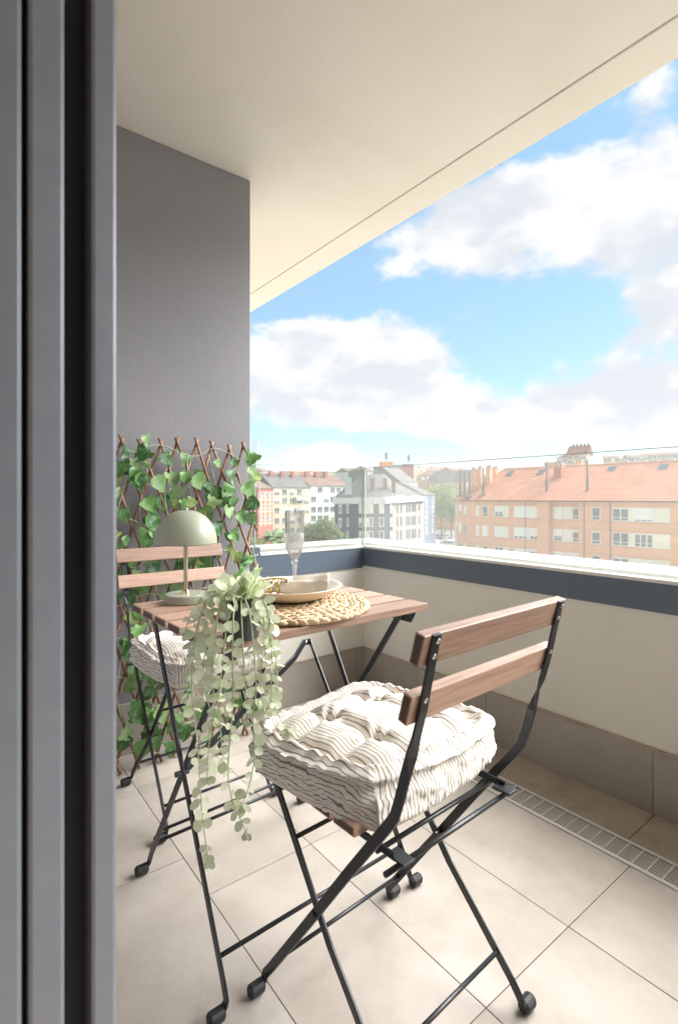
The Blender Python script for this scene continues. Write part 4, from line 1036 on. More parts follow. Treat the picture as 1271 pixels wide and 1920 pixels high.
def panel(parent, o3, ux, w, h, t, mt, name='panel'):
    ux = Vector((ux[0], ux[1], 0)).normalized(); out = Vector((ux.y, -ux.x, 0))
    key = (name, round(w, 2), round(h, 2), round(t, 3), mt.name)
    if key not in WCACHE: WCACHE[key] = MB().box(0, w, -t, .05, 0, h).mesh(name, mt)
    M = Matrix(((ux.x, -out.x, 0, o3[0]), (ux.y, -out.y, 0, o3[1]), (0, 0, 1, o3[2]), (0, 0, 0, 1))); M.translation -= parent_loc(parent)
    return inst(name, WCACHE[key], parent, M)

# ------------------------------------------------------------------ orange brick apartment block
def fD(px): return 1 / (.01695 + 1.187e-5 * (px - 1213))
A = Vector((*LD(pl_(890, fD(890))), 0)); Bq = Vector((*LD(pl_(1420, fD(1420))), 0))
fu = (Bq - A).normalized(); fo = Vector((fu.y, -fu.x, 0))
def fpos(px):                    # distance along the front at a photograph column
    d = ((px - PCX) / FPX * RV + FV); den = d.x * fu.y - d.y * fu.x
    # solve d*t = A + fu*s
    s = (A.x * d.y - A.y * d.x) / (fu.y * d.x - fu.x * d.y) * -1
    s = (d.x * A.y - d.y * A.x) / (d.y * fu.x - d.x * fu.y)
    return s
SL = (Bq - A).length
EZ = .42
ab = thing('apartment_block', 'long orange brick apartment block with clay tile roof across the street', 'building', (A.x, A.y, GZ))
curve = [Vector((*LD(pl_(px, d)), 0)) for px, d in ((853, 91), (858, 85.5), (868, 80.5), (879, 77.6))]
front = curve + [A, Bq]
back = [Bq - fo * 13, A - fo * 13 + fu * 2, Vector((*LD(pl_(872, 98)), 0))]
MB().prism([(p.x, p.y) for p in front + back], GZ, EZ - .05).build('wall', BRICK, ab, world=True)
P0 = lambda s, z, out=0.0: A + fu * s + fo * out + Z3 * z
# pier that stands proud, with the recess beside it
s1, s2, s3 = fpos(1013), fpos(1035), fpos(1090)
q = MB(); 
def fbox(m, sa, sb, oa, ob_, z0, z1):
    c = [P0(sa, z0, ob_), P0(sb, z0, ob_), P0(sb, z0, oa), P0(sa, z0, oa), P0(sa, z1, ob_), P0(sb, z1, ob_), P0(sb, z1, oa), P0(sa, z1, oa)]
    return m.quad_box(c)
fbox(MB(), s1, s2, -.1, .9, GZ, EZ - .06).build('pier', BRICK, ab, world=True)
fbox(MB(), s3, SL, -.1, .9, GZ, EZ - .06).build('wall', BRICK, ab, world=True)
FH = 2.9
rows = [-1.84 - FH * k for k in range(4)]
# string courses
for k in range(4):
    z = rows[k] - .16
    m = MB()
    fbox(m, .0, s1 - .03, -.02, .05, z, z + .09); fbox(m, s1 - .02, s2 + .02, .85, .95, z, z + .09); fbox(m, s2 + .03, s3 - .03, -.02, .05, z, z + .09); fbox(m, s3 - .02, SL, .85, .95, z, z + .09)
    for a, b in zip(curve, curve[1:] + [A]):
        u = (b - a).normalized(); o = Vector((u.y, -u.x, 0)); m.quad_box([a + o * .05 + Z3 * z, b + o * .05 + Z3 * z, b - o * .02 + Z3 * z, a - o * .02 + Z3 * z, a + o * .05 + Z3 * (z + .09), b + o * .05 + Z3 * (z + .09), b - o * .02 + Z3 * (z + .09), a - o * .02 + Z3 * (z + .09)])
    m.build('string_course', BRICKB, ab, world=True)
    z = rows[k] + 1.75
    m = MB(); fbox(m, .0, s1 - .03, -.02, .04, z, z + .06); fbox(m, s2 + .03, s3 - .03, -.02, .04, z, z + .06); fbox(m, s3 - .02, SL, .85, .94, z, z + .06); m.build('string_course', BRICKB, ab, world=True)
WH = 1.55
def awin(pa, pb, row, shut=0.0, out=0.0): 
    a, b = fpos(pa), fpos(pb); place_window(ab, P0(a, rows[row], out + .002), fu, b - a, WH, shut)
def apan(pa, pb, row, out=0.0, t=.03): 
    a, b = fpos(pa), fpos(pb); panel(ab, P0(a, rows[row] - .03, out), fu, b - a, WH + .06, t, CREAMP, 'cream_panel')
zx = lambda x: 840 + x / 2.95
for r in range(4):
    rs = random.Random(r + 3)
    awin(zx(190), zx(222), r, (0, .95, 0, .5)[r]); awin(zx(258), zx(306), r, (.55, .95, 0, .3)[r]); apan(zx(306), zx(335), r)
    apan(zx(155), zx(172), r)
    awin(zx(366), zx(440), r, (.96, .80, .97, .6)[r]); apan(zx(441), zx(452), r); awin(zx(453), zx(503), r, (.97, .72, .2, .9)[r])
    apan(zx(580), zx(634), r); awin(zx(585), zx(632), r, (.97, .6, .97, .4)[r], .03); apan(zx(636), zx(686), r); awin(zx(688), zx(736), r, (.15, .2, .97, 0)[r])
    awin(zx(812), zx(861), r, (0, .1, 0, 0)[r], .9); awin(zx(926), zx(1016), r, (.1, .05, .1, .9)[r], .9); apan(zx(1017), zx(1046), r, .9)
    awin(zx(1047), zx(1150), r, (.88, .1, .97, .4)[r], .9); apan(zx(1151), zx(1242), r, .9)
    awin(zx(1300), zx(1400), r, .3, .9)
    for (a, b, w0, w1) in ((0, 1, .25, .75), (1, 2, .3, .72), (2, 3, .25, .6)):
        pa, pb = curve[a], curve[b]; L = (pb - pa).length; u = (pb - pa).normalized()
        place_window(ab, pa + u * L * w0 + Z3 * rows[r], u, L * (w1 - w0), WH, (.0, .6, .9)[(a + r) % 3])
# eaves, roof with real tile courses, hip at the curved end
RZ = 5.25; RB = 6.4; OH = .55
m = MB(); m.prism([((p + (fo if i >= 4 else (Vector(((front[min(i + 1, 5)] - front[max(i - 1, 0)]).normalized().y, -(front[min(i + 1, 5)] - front[max(i - 1, 0)]).normalized().x, 0)))) * (OH + (.9 if False else 0))).x, (p + (fo if i >= 4 else (Vector(((front[min(i + 1, 5)] - front[max(i - 1, 0)]).normalized().y, -(front[min(i + 1, 5)] - front[max(i - 1, 0)]).normalized().x, 0)))) * OH).y) for i, p in enumerate(front)] + [(p.x, p.y) for p in back], EZ - .05, EZ + .06)
fbox(m, s1 - .3, SL, .4, 1.35, EZ - .048, EZ + .058)
m.build('eaves', mat('eaves_board', (.20, .16, .14), .8), ab, world=True)
def roof_patch(p00, p10, p11, p01, nu, nv, name='roof_slope'):
    """barrel tiled slope: columns of half-round tiles in stepped courses"""
    m = MB(); sub = 4
    nrm = ((p10 - p00).cross(p01 - p00)).normalized()
    if nrm.z < 0: nrm = -nrm
    for j in range(nv):
        for e in (0, 1):
            t = (j + e) / nv
            for i in range(nu * sub + 1):
                s = i / (nu * sub); a = p00.lerp(p10, s); b = p01.lerp(p11, s); p = a.lerp(b, t)
                h = .075 * abs(math.sin(math.pi * i / sub)) + (.05 if e == 0 else 0)
                m.v.append(tuple(p + nrm * h))
    W = nu * sub + 1
    for j in range(nv * 2 - 1):
        for i in range(W - 1): m.f.append((j * W + i, j * W + i + 1, (j + 1) * W + i + 1, (j + 1) * W + i))
    o = m.build(name, RTILE, ab, world=True); o['kind'] = 'stuff'; return o
ev = lambda s, out=OH: P0(s, EZ + .07, out)
rg_ = lambda s: P0(s, RZ, -RB)
def roofz(out): return EZ + .07 + (RZ - EZ - .07) * (OH - out) / (OH + RB)
def spx(px, out):                # along-front place of something on the roof `out` metres out (negative = up the slope)
    d = ((px - PCX) / FPX * RV + FV); A2 = A + fo * out
    return (d.x * A2.y - d.y * A2.x) / (d.y * fu.x - d.x * fu.y)
def patch(sa, sb, oa=OH):
    L = sb - sa; roof_patch(ev(sa, oa), ev(sb, oa), rg_(sb), rg_(sa), max(2, int(L / .30)), 16)
S0 = spx(946, -RB)
roof_patch(ev(.0), ev(s1 - .3), rg_(s1 - .3), rg_(S0), int((s1 - .3) / .30), 16); patch(s1 - .3, SL, 1.4)
rl = rg_(S0)
hip = [(p + Vector(((front[min(i + 1, 5)] - front[max(i - 1, 0)]).normalized().y, -(front[min(i + 1, 5)] - front[max(i - 1, 0)]).normalized().x, 0)) * OH + Z3 * (EZ + .07)) for i, p in enumerate(front[:5])]
for a, b in zip(hip[:4], hip[1:4] + [ev(.0)]):
    L = (b - a).length; roof_patch(a, b, rl, rl + (a - b) * .01, max(2, int(L / .30)), 14)
m = MB(); ridge_b = [P0(S0, RZ, -RB), P0(SL, RZ, -RB), P0(SL, EZ, -13.6), P0(0, EZ, -13.6)]; m.face(ridge_b); m.face([P0(S0, RZ, -RB), P0(0, EZ, -13.6), hip[0]]); m.build('rear_slope', RTILE, ab, world=True)
MB().tube([P0(S0 + k * (SL - S0) / 20, RZ + .05, -RB) for k in range(21)], .16, 6).build('ridge_tiles', RTILE, ab, world=True)
MB().tube([hip[2] + Z3 * .05, rl + Z3 * .05], .12, 6).build('hip_tiles', RTILE, ab, world=True)
s_h = fpos(972); MB().tube([ev(s_h - 2.2) + Z3 * .06, rg_(s_h + 2.2) + Z3 * .06], .10, 6).build('hip_tiles', BRICKB, ab, world=True)
def flue(px, out, y1, w=.22):
    s = spx(px, out); p = P0(s, roofz(out) - .2, out); D = Vector((p.x, p.y, 0)).dot(FV); zt = zpx(y1, D)
    f = MB().tube([p, p + Z3 * (.5 * (zt - p.z))], w * .8, 8).tube([p + Z3 * (.5 * (zt - p.z)), Vector((p.x, p.y, zt))], w * .5, 8).build('flue', FLUE, ab, world=True)
    MB().tube([p, p + Z3 * .38], .55, 8).build('flashing', mat('lead_flashing', (.23, .22, .21), .7) if 'lead_flashing' not in MATS else MATS['lead_flashing'], f, world=True)
for px, y1 in ((1025, 868), (1101, 862), (906, 878), (863, 880), (871, 882), (881, 884)): flue(px, -.6 if px > 900 else -.4, y1)
def chimney(px, out, wpx, y1, mt, cap=True):
    s = spx(px, out); p = P0(s, 0, out); D = Vector((p.x, p.y, 0)).dot(FV); w = wpx / FPX * D
    zt = zpx(y1, D); m = MB(); fbox(m, s - w / 2, s + w / 2, out - w * .45, out + w * .45, roofz(out) - .8, zt); c = m.build('chimney', mt, ab, world=True)
    m = MB(); fbox(m, s - w * .6, s + w * .6, out - w * .55, out + w * .55, zt + .001, zt + .14); m.build('chimney_cap', BRICKB, c, world=True)
    for k in (-.25, .25):
        pt = P0(s + w * k, zt + .14, out); MB().tube([pt, pt + Z3 * .35], .12, 6).build('chimney_pot', FLUE, c, world=True)
for px, out, w, y1, mt in ((1048, -4.0, 14, 877, REDB), (888, -3.0, 7, 882, BRICK), (900, -3.4, 8, 880, BRICK), (917, -3.4, 9, 878, BRICK), (928, -5.2, 10, 880, BRICK), (1046, -7.5, 16, 872, BRICK), (1085, -7.5, 12, 868, BRICK)): chimney(px, out, w, y1, mt)
for px in (957, 1015, 1147, 1243):
    s = spx(px, -5.2); z = roofz(-5.2); m = MB()
    c = [P0(s - .5, roofz(-4.6) + .10, -4.6), P0(s + .5, roofz(-4.6) + .10, -4.6), P0(s + .5, roofz(-5.7) + .10, -5.7), P0(s - .5, roofz(-5.7) + .10, -5.7)]
    m.quad_box(c + [p + Z3 * .14 for p in c]); k = m.build('skylight', BROWNR, ab, world=True)
    ci = [a_.lerp(sum(c, Vector()) / 4, .16) + Z3 * .145 for a_ in c]; m = MB(); m.quad_box(ci + [p + Z3 * .02 for p in ci]); m.build('skylight_pane', PANE, k, world=True)
for px in (1101, 1150, 985):     # down pipes
    s = fpos(px); o = .95 if px > 1090 else .05
    MB().tube([P0(s, EZ - .1, o), P0(s, GZ, o)], .05, 6).build('downpipe', FLUE, ab, world=True)

# ------------------------------------------------------------------ generic town block: front from (px, D) to (px, D)
def block(label, pa, da, pb, db, deep, ytop, mt, roof=None, rise=0.0, rmat=None, nwin=0, rowy=(), wsize=(1.1, 1.4), shut=0.3, base=None, name='apartment_building', group=None, side=None, over=.3):
    a = Vector((*LD(pl_(pa, da)), 0)); b = Vector((*LD(pl_(pb, db)), 0)); u = (b - a).normalized(); o = Vector((u.y, -u.x, 0))
    D = (da + db) / 2; zt = zpx(ytop, D); zb = (min(hill(a.x, a.y), hill(b.x, b.y)) - .5) if base is None else base
    t = thing(name, label, 'building', (a.x, a.y, zb), 0, group)
    c, d = b - o * deep, a - o * deep
    MB().prism([(p.x, p.y) for p in (a, b, c, d)], zb, zt).build('wall', mt, t, world=True)
    L = (b - a).length
    if roof == 'gable':
        e = [p + Z3 * (zt + .002) for p in (a - u * over + o * over, b + u * over + o * over, c + u * over - o * over, d - u * over - o * over)]
        r1 = a - o * deep / 2 - u * over + Z3 * (zt + rise); r2 = b - o * deep / 2 + u * over + Z3 * (zt + rise)
        m = MB(); m.face([e[0], e[1], r2, r1]); m.face([e[2], e[3], r1, r2]); m.face([e[0], r1, e[3]]); m.face([e[1], e[2], r2]); m.face([e[3], e[2], e[1], e[0]])
        m.build('roof', rmat, t, world=True)
    elif roof == 'hip':
        e = [p + Z3 * (zt + .002) for p in (a - u * over + o * over, b + u * over + o * over, c + u * over - o * over, d - u * over - o * over)]
        k = min(deep / 2, L * .35); r1 = a - o * deep / 2 + u * k + Z3 * (zt + rise); r2 = b - o * deep / 2 - u * k + Z3 * (zt + rise)
        m = MB(); m.face([e[0], e[1], r2, r1]); m.face([e[2], e[3], r1, r2]); m.face([e[0], r1, e[3]]); m.face([e[1], e[2], r2]); m.face([e[3], e[2], e[1], e[0]])
        m.build('roof', rmat, t, world=True)
    elif roof == 'flat':
        m = MB(); m.prism([((p + (p - (a + c) / 2).normalized() * .3).x, (p + (p - (a + c) / 2).normalized() * .3).y) for p in (a, b, c, d)], zt + .002, zt + .35); m.build('parapet', rmat or mt, t, world=True)
    rr = random.Random(hash(label) % 1000 if False else sum(map(ord, label)))
    for y in rowy:
        z = zpx(y, D) - wsize[1] / 2
        for k in range(nwin):
            s = L * (k + .5) / nwin - wsize[0] / 2
            place_window(t, a + u * s + o * .002 + Z3 * z, u, wsize[0], wsize[1], rr.choice((0, 0, shut, .9)))
    return t, a, b, u, o, zt, zb
# left: red, cream and white blocks in a row
t, a, b, u, o, zt, zb = block('red brick block at the far left with pale vertical strips', 484, 128, 512, 134, 14, 916, REDB, 'gable', 3.2, BROWNR, 0)
for k in (.14, .42, .72): panel(t, a + u * (b - a).length * k + Z3 * (zt - 9.5), u, .45, 8.6, .06, CREAMW, 'pale_strip')
for z in (3.0, 6.0, 9.0): panel(t, a + Z3 * (zt - z), u, (b - a).length, .3, .08, CREAMW, 'pale_band')
for k in (.24, .54, .84):
    for z in (2.2, 5.2, 8.2): place_window(t, a + u * ((b - a).length * k - .3) + o * .002 + Z3 * (zt - z), u, .8, 1.3)
t, a, b, u, o, zt, zb = block('older red building glimpsed past the edge of the glass beside the gray wall', 462, 150, 485, 150, 12, 925, REDB, 'hip', 3, BROWNR, 3, (938, 955, 972, 990), (1.0, 1.4))
t, a, b, u, o, zt, zb = block('cream apartment house with five columns of windows and slate roof', 512, 134.5, 581, 142, 13, 914, CREAMW, 'gable', 4.0, SLATE, 5, (923, 939, 957, 976, 995), (1.5, 1.75), .5)
for k in range(2): panel(t, a + u * (b - a).length * (.58 + .0 * k) + Z3 * (zt - 3.6 - 2.9 * k), u, 3.0, 1.0, .7, GRAYW, 'balcony')
for k in (.2, .5, .8): 
    p = a - o * 5 + u * (b - a).length * k + Z3 * (zt + 2); MB().box(p.x - .5, p.x + .5, p.y - .5, p.y + .5, p.z - 1, p.z + 2.6).build('chimney', REDB, t, world=True)
t, a, b, u, o, zt, zb = block('white apartment house with brown tiled roof between cream and gray blocks', 581.4, 142.5, 652, 150, 13, 911, WHITEW, 'gable', 3.4, BROWNR, 6, (919, 936, 955, 971, 988), (1.6, 1.7), .5)
for k in (.15, .4, .65): 
    p = a - o * 5 + u * (b - a).length * k + Z3 * (zt + 2); MB().box(p.x - .5, p.x + .5, p.y - .5, p.y + .5, p.z - 1, p.z + 2.2).build('chimney', REDB, t, world=True)
# modern gray block with the white curved cornice
gb = thing('modern_block', 'modern slate blue and pale block with curved white cornice and mansard roof', 'building', (*LD(pl_(700, 105)), GZ))
pts = [(627, 113.5), (650, 109.5), (675, 106.6), (700, 105), (720, 104.6), (736, 105.2), (752, 109), (770, 114), (792, 121)]
W_ = [Vector((*LD(pl_(*p)), 0)) for p in pts]
ztop = [zpx(945 - (0 if i < 5 else (i - 4) * 1.6), p[1]) for i, p in enumerate(pts)]
backp = [Vector((*LD(pl_(800, 140)), 0)), Vector((*LD(pl_(640, 136)), 0))]
c0 = 5
MB().prism([(p.x, p.y) for p in W_[:c0 + 1] + [backp[1]]], GZ, -.62).build('blue_wall', NAVY, gb, world=True)
MB().prism([(p.x, p.y) for p in W_[c0:] + [backp[0], backp[1]]], GZ, -.60).build('pale_wall', PINKW, gb, world=True)
m = MB()
for i in range(len(W_) - 1):
    a, b = W_[i], W_[i + 1]; u = (b - a).normalized(); o = Vector((u.y, -u.x, 0)); za, zb_ = ztop[i], ztop[i + 1]; ha, hb = 1.32, 1.32 if i < 6 else 1.0
    m.quad_box([a + o * .5 + Z3 * (za), b + o * .5 + Z3 * zb_, b - o * .3 + Z3 * zb_, a - o * .3 + Z3 * za, a + o * .5 + Z3 * (za + ha), b + o * .5 + Z3 * (zb_ + hb), b - o * .3 + Z3 * (zb_ + hb), a - o * .3 + Z3 * (za + ha)])
m.build('cornice', WHITEW, gb, world=True)
m = MB()
top_ = []
for i, p in enumerate(W_):
    bk = 9.0; d_ = Vector((*LD((pl_(712, 128)[0], 128)), 0)) - p; top_.append(p + d_ * .55 + Z3 * zpx(889 if i < 6 else 897 + (i - 6) * 5, 118))
for i in range(len(W_) - 1): m.face([W_[i] + Z3 * (ztop[i] + 1.2), W_[i + 1] + Z3 * (ztop[i + 1] + 1.2), top_[i + 1], top_[i]])
m.face(top_[::-1]); m.face([top_[0], top_[-1], backp[0] + Z3 * 1, backp[1] + Z3 * 1]); m.face([W_[0] + Z3 * 1, top_[0], backp[1] + Z3 * 1]); m.face([top_[-1], W_[-1] + Z3 * 1, backp[0] + Z3 * 1])
m.build('roof', SLATE, gb, world=True)
for px, y0, y1, w, mt in ((698, 914, 896, 8, BROWNR), (722, 912, 897, 7, BROWNR), (738, 912, 897, 7, BROWNR), (653, 914, 895, 12, GRAYW)):
    p = at(px, y0, 109); w_ = w / FPX * 109; q = at(px, y1, 109)
    MB().prism([((p + RV * sx_ * w_ / 2 + FV * sy_ * w_ / 2 + FV * w_ / 2).x, (p + RV * sx_ * w_ / 2 + FV * sy_ * w_ / 2 + FV * w_ / 2).y) for sx_, sy_ in ((-1, -1), (1, -1), (1, 1), (-1, 1))], p.z - 1.5, q.z).build('dormer', mt, gb, world=True)
def wallpt(px):                  # point on the curved front under a photograph column
    d = ((px - PCX) / FPX * RV + FV)
    for i in range(len(W_) - 1):
        a, b = W_[i], W_[i + 1]; e = b - a; den = d.x * e.y - d.y * e.x; s = (a.x * d.y - a.y * d.x) / (e.x * -d.y + e.y * d.x) if abs(den) > 1e-9 else 0
        s = (d.x * a.y - d.y * a.x) / (d.y * e.x - d.x * e.y)
        if -.001 <= s <= 1.001: return a + e * s, e.normalized()
    return W_[-1], (W_[-1] - W_[-2]).normalized()
for r, yb in enumerate((963, 988, 1013, 1038)):
    for pa, pb, sh_ in ((635, 641, .2), (650, 655, 0), (673, 680, .6 if r else .9), (692, 700, .95 if r == 0 else 0), (710.5, 720, .95 if r == 0 else .05), (731, 734, .5)):
        p, u = wallpt(pa); q, _ = wallpt(pb); D = p.dot(FV)
        o = Vector((u.y, -u.x, 0)); place_window(gb, p + o * .01 + Z3 * zpx(yb, D), u, max(.5, (q - p).length), 1.95, sh_, fw=.17)
    p, u = wallpt(680.5); q, _ = wallpt(691.5); panel(gb, p + Z3 * zpx(yb, p.dot(FV)), u, (q - p).length, 1.95, .04, WHITEW, 'white_panel')
    for pa, pb in ((743.5, 745.8), (750.5, 753), (761.5, 764), (766, 768.5), (771.5, 779.5), (784.5, 787)):
        p, u = wallpt(pa); q, _ = wallpt(pb); D = p.dot(FV); o = Vector((u.y, -u.x, 0))
        place_window(gb, p + o * .01 + Z3 * (zpx(yb - (pa - 736) * .10, D)), u, max(.3, (q - p).length), 2.0, 0, frame=NAVY, fw=.05)
# violet blue block behind its right end
t, a, b, u, o, zt, zb = block('dark violet blue block with white windows at the end of the street', 793, 126, 817, 138, 14, 928, NAVY2, 'hip', 3.4, SLATE, 2, (937, 955, 974, 993), (1.9, 2.0), .3)
# roofs and towers behind
def tower(label, px0, px1, D, y0, ytop, mt, cap=None, deep=9, roof='flat'):
    return block(label, px0, D, px1, D + .01, deep, ytop, mt, roof, 1.5, cap or mt, 0, name='tower_block')
t, *_r = tower('gray slab tower with an orange lift housing and a mast on top', 703, 736, 190, 930, 876, SLATE, GRAYW)
p = at(724, 876, 194); MB().prism([((p + RV * a_ * 2.4 + FV * b_ * 2.4).x, (p + RV * a_ * 2.4 + FV * b_ * 2.4).y) for a_, b_ in ((-1, -1), (1, -1), (1, 1), (-1, 1))], p.z - .5, p.z + 2.0).build('lift_housing', BRICK, t, world=True)
def mast(parent, px, D, y0, y1, w=.12):
    p, q = at(px, y0, D), at(px, y1, D); k = MB().tube([p, q], [w, w * .5], 6).build('mast', FLUE, parent, world=True)
    m = MB()
    for i in range(4):
        c = p.lerp(q, .45 + .15 * i)
        for s_ in (-1, 1): m.box(c.x + s_ * .5 - .12, c.x + s_ * .5 + .12, c.y - .1, c.y + .1, c.z - .45, c.z + .45)
        m.tube([c - Vector((.5, 0, 0)), c + Vector((.5, 0, 0))], .04, 5)
    m.build('antenna', FLUE, k, world=True)
mast(t, 724, 194, 868, 848)
t, *_r = tower('pale gray tower block beside the slab tower', 737, 755, 205, 930, 873, GRAYW, GRAYW)
t, *_r = tower('red brick stair tower with a phone mast', 755.5, 775, 204, 930, 872, REDB, REDB)
mast(t, 766, 206, 870, 853)
block('white gabled house in front of the towers', 752, 150, 782, 160, 12, 905, WHITEW, 'gable', 4.6, SLATE, 0)
block('long slate roofed terrace with skylights behind the street trees', 797, 205, 880, 190, 14, 905, BRICK, 'gable', 5.0, SLATE, 8, (910, 921), (1.4, 1.5), .3)
block('orange terrace on the hill to the right of the red tower', 780, 240, 835, 235, 12, 892, TANW, 'hip', 3, BROWNR, 6, (897,), (1.5, 1.6))
# skyline on the hill
sky_list = [(492, 506, 330, 884, 'small orange hillside house left of the skyline row', BRICK, 'gable'), (508, 541, 350, 891, 'low tan hillside house with a long dark roof', TANW, 'gable'), (543, 561, 340, 884, 'tall orange hillside block above the cream house', BRICK, 'flat'),
            (563, 580, 360, 888, 'pale gray hillside block above the cream house', GRAYW, 'flat'), (582, 596, 345, 884, 'orange hillside block above the white house', BRICK, 'flat'), (598, 616, 370, 889, 'brown roofed hillside house above the white house', TANW, 'gable'),
            (612, 630, 335, 885, 'orange hillside block with a step beside it', TANW, 'flat'), (632, 668, 350, 889, 'long orange hillside terrace left of the glass joint', BRICK, 'flat'), (655, 672, 300, 885, 'slate roofed house behind the glass joint', GRAYW, 'gable'),
            (688, 704, 260, 882, 'slate roofed house left of the slab tower', SLATE, 'hip'), (776, 798, 330, 874, 'pale hillside block right of the red tower', TANW, 'flat'), (798, 818, 350, 878, 'orange hillside block over the terrace', BRICK, 'flat'), (818, 846, 360, 880, 'gray hillside block over the terrace', GRAYW, 'gable'), (846, 878, 340, 882, 'slate roofed hillside row beside the brick block', SLATE, 'gable')]
for px0, px1, D, y, lab, mt, rf in sky_list:
    rows_ = (y + 3, y + 8) if D < 400 else ()
    block(lab, px0, D, px1, D + 4, 14, y, mt, rf, 2.5, BROWNR if rf != 'flat' else mt, max(2, int((px1 - px0) / 5)), rows_, (1.3, 1.5))
# tan towers beyond the brick block's ridge
t, a, b, u, o, zt, zb = block('tall tan tower house with steep gable beyond the clay roof', 1062, 190, 1100, 186, 12, 851, TANW, 'gable', 3.4, BROWNR, 3, (858, 866), (1.3, 1.5))
for k in range(5):
    p = a + u * (1.2 + 1.3 * k) - o * 6 + Z3 * (zt + 3.2); MB().tube([p, p + Z3 * .9], .3, 6).build('chimney_pot', FLUE, t, world=True)
block('lower stepped wing left of the tan tower', 1020, 195, 1044, 193, 10, 868, TANW, 'flat', 1, TANW, 3, (873,), (1.3, 1.4))
block('gray fronted wing joined to the tan tower', 1043, 194, 1063, 190, 10, 858, GRAYW, 'gable', 1.5, BROWNR, 2, (864,), (1.4, 1.5))
for px0, px1, y, lab, mt in ((1131, 1160, 858, 'tan hilltop block with gray windows, first right of the flues', TANW), (1158, 1176, 862, 'blue gray glazed block between two tan hilltop blocks', GRAYW), (1174, 1208, 856, 'pale gray hilltop block in the middle of the right row', GRAYW), (1206, 1240, 853, 'tan hilltop block second from the right edge', TANW), (1238, 1276, 851, 'broad tan hilltop block at the right edge', TANW), (1274, 1330, 853, 'tan hilltop block past the right edge of the view', TANW)):
    block(lab, px0, 250, px1, 247, 14, y, mt, 'gable', 1.6, BROWNR, max(3, int((px1 - px0) / 7)), (y + 5, y + 13), (1.3, 1.6), name='hilltop_block')

# lattice mast past the gray wall
lm = thing('lattice_mast', 'thin telecom mast rising beside the edge of the gray wall', 'mast', tuple(at(478.5, 905, 150)))
p0 = at(478.5, 960, 150); p1 = at(478.5, 822, 150); m = MB()
for a_, b_ in ((-1, -1), (1, -1), (1, 1), (-1, 1)): m.tube([p0 + RV * a_ * .45 + FV * b_ * .45, p1 + RV * a_ * .25 + FV * b_ * .25], .05, 5)
for k in range(16):
    z0_, z1_ = p0.lerp(p1, k / 16), p0.lerp(p1, (k + 1) / 16); m.tube([z0_ - RV * .42, z1_ + RV * .40], .035, 4); m.tube([z0_ + RV * .42, z1_ - RV * .40], .035, 4)
m.build('lattice', GRAYW, lm, world=True); m = MB()
for k in range(5):
    c = p0.lerp(p1, .72 + .06 * k); m.box(c.x - .75, c.x - .35, c.y - .2, c.y + .2, c.z - .5, c.z + .5).box(c.x + .35, c.x + .75, c.y - .2, c.y + .2, c.z - .5, c.z + .5)
m.build('antenna', GRAYW, lm, world=True)

# ------------------------------------------------------------------ trees
LEAF1 = mat('tree_leaf_light', (.17, .23, .08), .7, col2=(.23, .28, .11), nscale=.5, sub=.3)
LEAF2 = mat('tree_leaf_mid', (.10, .155, .055), .7, col2=(.15, .20, .08), nscale=.5, sub=.3)
LEAF3 = mat('palm_leaf', (.16, .23, .09), .6, sub=.2)
BARK = mat('bark', (.16, .12, .09), .9)
def crown_mesh(name, blobs_, nleaf, size, mt, parent, seed):
    r_ = random.Random(seed); m = MB()
    W = [b[3] ** 2 * b[4] for b in blobs_]
    for _ in range(nleaf):
        b = r_.choices(blobs_, W)[0]; d = Vector((r_.gauss(0, 1), r_.gauss(0, 1), r_.gauss(0, 1))).normalized(); k = r_.uniform(.55, 1.0) ** .6
        p = Vector(b[:3]) + Vector((d.x * b[3], d.y * b[3], d.z * b[4])) * k
        e1 = Vector((r_.gauss(0, 1), r_.gauss(0, 1), r_.gauss(0, .6))).normalized(); e2 = e1.cross(d + Vector((0, 0, .4))).normalized(); s = size * r_.uniform(.6, 1.3)
        m.face([p - e1 * s, p - e2 * s * .5 , p + e1 * s, p + e2 * s * .5])
    return m.build(name, mt, parent, world=True)
def tree(label, px, D, ytop, r, mt, seed, name='street_tree', gz=None, n=2600, size=.28):
    p = at(px, PCY, D); g = hill(p.x, p.y) if gz is None else gz; top = zpx(ytop, D); h = top - g
    t = thing(name, label, 'tree', (p.x, p.y, g)); r_ = random.Random(seed)
    MB().tube(smooth_path([Vector((p.x, p.y, g - .2)), Vector((p.x + .1, p.y, g + h * .3)), Vector((p.x - .1, p.y + .1, g + h * .7))], 4), [.24 - .015 * i for i in range(9)], 8).build('trunk', BARK, t, smooth=True, world=True)
    bl = [(p.x, p.y, g + h * .62, r * .75, h * .3)]; m = MB()
    for k in range(9):
        a_ = r_.uniform(0, 6.28); rr = r * r_.uniform(.35, .75); zc = g + h * r_.uniform(.42, .88); c = Vector((p.x + rr * math.cos(a_), p.y + rr * math.sin(a_), zc)); q = r * r_.uniform(.32, .5)
        bl.append((c.x, c.y, min(c.z, top - q * .8), q, q * .85)); m.tube([Vector((p.x, p.y, g + h * r_.uniform(.25, .5))), c], [.09, .03], 5)
    m.build('limbs', BARK, t, world=True)
    crown_mesh('crown', bl, n, size, mt, t, seed + 50); return t
tree('pale green street tree beside the violet blue block', 828, 150, 897, 5.2, LEAF1, 1)
tree('tall pale street tree touching the end of the brick block', 846, 140, 905, 4.8, LEAF1, 2)
tree('street tree with thin crown in the gap behind the pair of street trees', 812, 175, 900, 5.5, LEAF1, 3)
tree('dark green street tree low behind the street, right of the other trees', 858, 165, 905, 5.0, LEAF2, 4)
tree('bushy green tree in front of the white house', 608, 84, 966, 3.9, LEAF2, 5, n=3000, size=.22)
